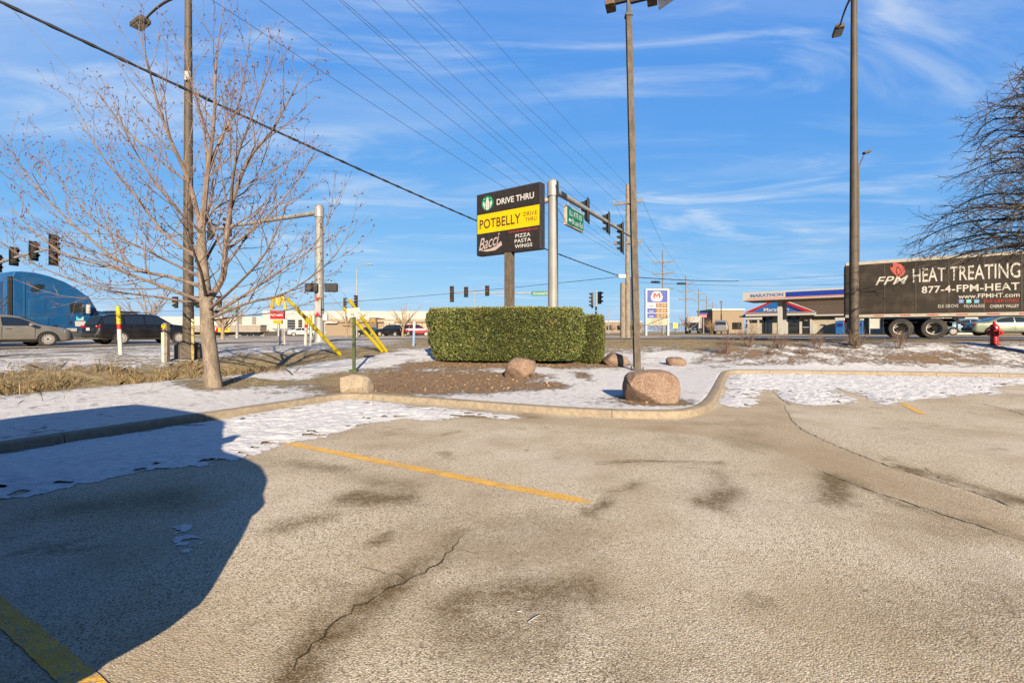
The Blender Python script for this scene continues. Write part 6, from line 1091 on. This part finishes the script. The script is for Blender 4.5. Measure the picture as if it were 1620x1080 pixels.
def left_buildings():
    Lp = Plane(420, 78, (-.93, .10, 0)); t = thing('corner_shop', 'low grey corner shop with red and yellow sign behind the young tree', 'shop', Lp.o)
    Lp.rect('wall', 418, 524, 250, 537, 0, 14, GREYW, t); f = Lp.rect('fascia', 419, 515, 248, 525, -1.2, .5, M('fascia_grey', (.24, .215, .185), .7, dirt=.2), t); Lp.rect('roof_edge', 420, 513.8, 247, 515.2, -1.3, .6, WHW, f)
    for x0, x1 in ((382, 412), (345, 362), (322, 343), (262, 290), (230, 258)):
        w_ = Lp.rect('shop_window', x1, 523, x0, 537, -.08, -.01, DGL, t)
        for u in (.33, .66): Lp.rect('mullion', x0 + (x1 - x0) * u - .4, 523, x0 + (x1 - x0) * u + .4, 537, -.14, -.085, GALV, w_)
    s = Lp.rect('red_number_sign', 354, 518, 346.5, 525.2, -1.4, -1.22, RD, t); s2 = Lp.rect('yellow_sign', 372.5, 519, 354.6, 525, -1.4, -1.22, M('liquor_yellow', (.72, .50, .03), .5), t)
    a, z = Lp.sz(350.2, 521.6); text('lettering', '7', .5, .6, lambda u, v: Lp.P(a - u, z + v, -1.42), LWHITE, s, bold=.05); a2, z2 = Lp.sz(363.5, 522); text('lettering', 'LIQUOR', 1.7, .42, lambda u, v: Lp.P(a2 - u, z2 + v, -1.42), M('liquor_letters', (.28, .05, .02), .5), s2, bold=.04)
    Wp = Plane(345, 128, (1, .04, 0)); t = thing('warehouse', 'long white warehouse with grey panels behind the corner shop', 'building', Wp.o); Wp.rect('wall', 250, 501, 422, 526, 0, 30, WHW, t); Wp.rect('tall_wall', 421, 492.5, 690, 526, -2, 30, WHW, t)
    for x in (356, 379.5, 402): Wp.rect('grey_panel', x - 3, 501.2, x + 3.5, 515, -.12, -.01, GREYW, t)
    for x0, x1 in ((460, 472), (477, 483)):
        w_ = Wp.rect('window', x0, 506, x1, 522, -2.15, -2.01, DGL, t)
        for i in range(1, 4): Wp.rect('glazing_bar', x0, 506 + i * 4 - .3, x1, 506 + i * 4 + .3, -2.22, -2.16, GALV, w_)
    Rp = Plane(600, 88, (1, .05, 0)); t = thing('restaurant', 'low tan restaurant with dark brown tower behind the parked cars', 'building', Rp.o); Rp.rect('wall', 514, 508, 700, 532, 0, 16, TANW, t); Rp.rect('parapet', 512, 505, 702, 509.5, -.5, 16.5, M('parapet_tan', (.26, .205, .15), .8), t)
    Rp.rect('white_band', 606, 518, 690, 520, -.9, -.02, WT, t)
    for i in range(9): Rp.slab('awning_panel', [Rp.sz(610 + i * 8.5, 511), Rp.sz(617.5 + i * 8.5, 511), Rp.sz(617.5 + i * 8.5, 518), Rp.sz(610 + i * 8.5, 518)], -1.0, -.05, M('awning_tan_%d' % (i % 2), (.36 - .05 * (i % 2), .28, .20), .8) if i < 2 else bpy.data.materials['awning_tan_%d' % (i % 2)], t, True)
    Rp.rect('wall_sign', 610, 508.6, 626, 511, -1.2, -.6, WT, t); Rp.rect('wall_sign', 517, 508.5, 535, 511.5, -.7, -.52, WT, t)
    for x0, x1 in ((610, 640), (645, 690)): Rp.rect('shop_window', x0, 521, x1, 531, -.08, -.01, DGL, t)
    tw = Rp.rect('tower', 587, 502.5, 598, 532, -1.2, 6, DBR, t); c = Rp.sz(592.5, 508.5); m = MB()
    for s in (-1, 1): m.tube([Rp.P(c[0] + s * (.03 + .32 * u) , c[1] - .38 + .85 * math.sin(math.pi * min(1, .08 + .92 * u) * .98) ** .62, -1.28) for u in np.linspace(0, 1, 10)], .075, 6)
    m.build('arch_emblem', bpy.data.materials['arch_yellow'], tw)
    Hp = Plane(424, 92, (1, 0, 0)); t = thing('white_house', 'small white gabled shop right of the corner shop', 'building', Hp.o); Hp.slab('wall', [(420.5, 532), (438.5, 532), (438.5, 526), (429, 519), (420.5, 526)], 0, 8, WHW, t); Hp.rect('window', 426, 525, 428.5, 528, -.08, -.01, DGL, t); Hp.rect('window', 431, 525, 434, 528, -.08, -.01, DGL, t); Hp.rect('roof_sign', 423.5, 521.5, 426.5, 529, -.6, -.3, bpy.data.materials['arch_yellow'], t)
left_buildings()
# ---- more far things near the horizon
for px, D, w_, h_, c, lb in ((985, 170, 14, 4, TANW, 'low tan far building right of the hedge'), (905, 190, 20, 4, WHW, 'low white far building beyond the crossing behind the hedge'), (1152, 120, 8, 6, TANW, 'tan far building behind the grey van'), (1514, 58, 5, 4, WHW, 'white building behind the trailer'), (1640, 60, 26, 5, DBR, 'low dark building behind the sage green car')):
    P_ = Plane(px, D, (1, -.08, 0)); t = thing('far_building', lb, 'building', P_.o); P_.slab('wall', [(-w_ / 2, -.3), (w_ / 2, -.3), (w_ / 2, h_), (-w_ / 2, h_)], 0, 12, c, t, True); P_.slab('parapet', [(-w_ / 2 - .2, h_), (w_ / 2 + .2, h_), (w_ / 2 + .2, h_ + .4), (-w_ / 2 - .2, h_ + .4)], -.2, 12.2, WT, t, True)
    for i in range(int(w_ / 4)): P_.slab('window', [(-w_ / 2 + 1 + 4 * i, 1), (-w_ / 2 + 3.4 + 4 * i, 1), (-w_ / 2 + 3.4 + 4 * i, 2.8), (-w_ / 2 + 1 + 4 * i, 2.8)], -.06, -.01, DGL, t, True)
p = ground_at(1129, 92); t = thing('brown_bush', 'big round brown leafless bush right of the box truck', 'bush', p); clump('s', p, 3.0, 3.6, 70, random.Random(91), SHM, .03, 7, .95).build('branches', bark_mat('bush_brown', (.20, .12, .06), (.33, .21, .10)), t)
b = ground_at(1113, 100); t = thing('billboard', 'small red and blue hoarding above the brown bush', 'billboard', b); m = MB(); m.tube([(0, 0, 0), (0, 0, at(1113, 503, 100).z - b.z)], .12, 8); m.build('post', GALV, t); c = at(1112, 498, 100) - b; m = MB(); m.box(c + Vector((0, 0, -.25)), (1.6, .15, .6)); m.build('red_panel', M('faded_red', (.45, .14, .12), .6), t); m = MB(); m.box(c + Vector((.1, 0, .3)), (1.8, .15, .3)); m.build('blue_panel', BLU, t)
b = ground_at(1141, 74); t = thing('lamp_post', 'thin far lamp mast above the grey van', 'lamp post', b); m = MB(); m.tube([(0, 0, 0), (0, 0, at(1141, 477, 74).z - b.z)], [.12, .07], 8); m.build('pole', DGREY, t); m = MB(); m.box((0, 0, at(1141, 477, 74).z - b.z), (.4, .3, .15)); m.build('lamp_head', DGREY, t)
# a far wood along the horizon, one brown mass of twigs
rg = np.random.default_rng(9); n = 26000; x = rg.uniform(-900, 900, n); y = 330 + rg.uniform(0, 60, n) + .05 * np.abs(x); env = 4.5 + 5 * fbm(x, y * .2, .02, 4, 8); keep = fbm(x, x * 0, .012, 3, 44) > .40; x, y, env = x[keep], y[keep], env[keep]; n = len(x)
z = rg.random(n) ** .7 * env; s = rg.uniform(.25, .8, n); a = rg.normal(0, .5, n); d = np.column_stack([np.sin(a), np.zeros(n), np.cos(a)]) * s[:, None] * 2.2; w_ = np.column_stack([np.cos(a), np.zeros(n) + .2, -np.sin(a)]) * (s * .28)[:, None]; c = np.column_stack([x, y, z + plain(x, y) - .3])
FW = M('far_wood', (.11, .085, .068), .95, var=.4, scale=.05); o = raw_mesh('far_wood', np.stack([c - w_, c + w_, c + d + w_ * .4, c + d - w_ * .4], 1).reshape(-1, 3), np.arange(n * 4).reshape(-1, 4), FW); tag(o, 'leafless brown wood low along the far horizon', 'wood', kind='stuff')
# ------------------------------------------------------------------ litter on the lot and a last balance of the base colours
for i, (px, py, l, a, lb) in enumerate(((845, 979, .08, .75, 'thin white stick lying on the asphalt in the foreground'), (822, 968, .025, .2, 'small white scrap left of the white stick on the asphalt'), (612, 676, .12, .1, 'brown twig on the asphalt below the kerb'))):
    x, y = lotp(px, py); m = MB(); m.tube([Vector((-l / 2, 0, .002)), Vector((0, .001, .003)), Vector((l / 2, 0, .002))], [.0015, .0022, .0015], 6); o = m.build('stick', WHITE if i < 2 else SHM, None); o.location = (x, y, lotz(x, y) + .003); o.rotation_euler = (0, 0, a); tag(o, lb, 'stick')
ALB = .56
for m_ in bpy.data.materials:
    if not m_.use_nodes: continue
    for n_ in m_.node_tree.nodes:
        socks = [n_.inputs[6], n_.inputs[7]] if n_.type == 'MIX' and n_.data_type == 'RGBA' else [n_.inputs['Base Color']] if n_.type == 'BSDF_PRINCIPLED' else []
        for s_ in socks:
            if not s_.is_linked: c_ = s_.default_value; s_.default_value = (c_[0] * ALB, c_[1] * ALB, c_[2] * ALB, 1)
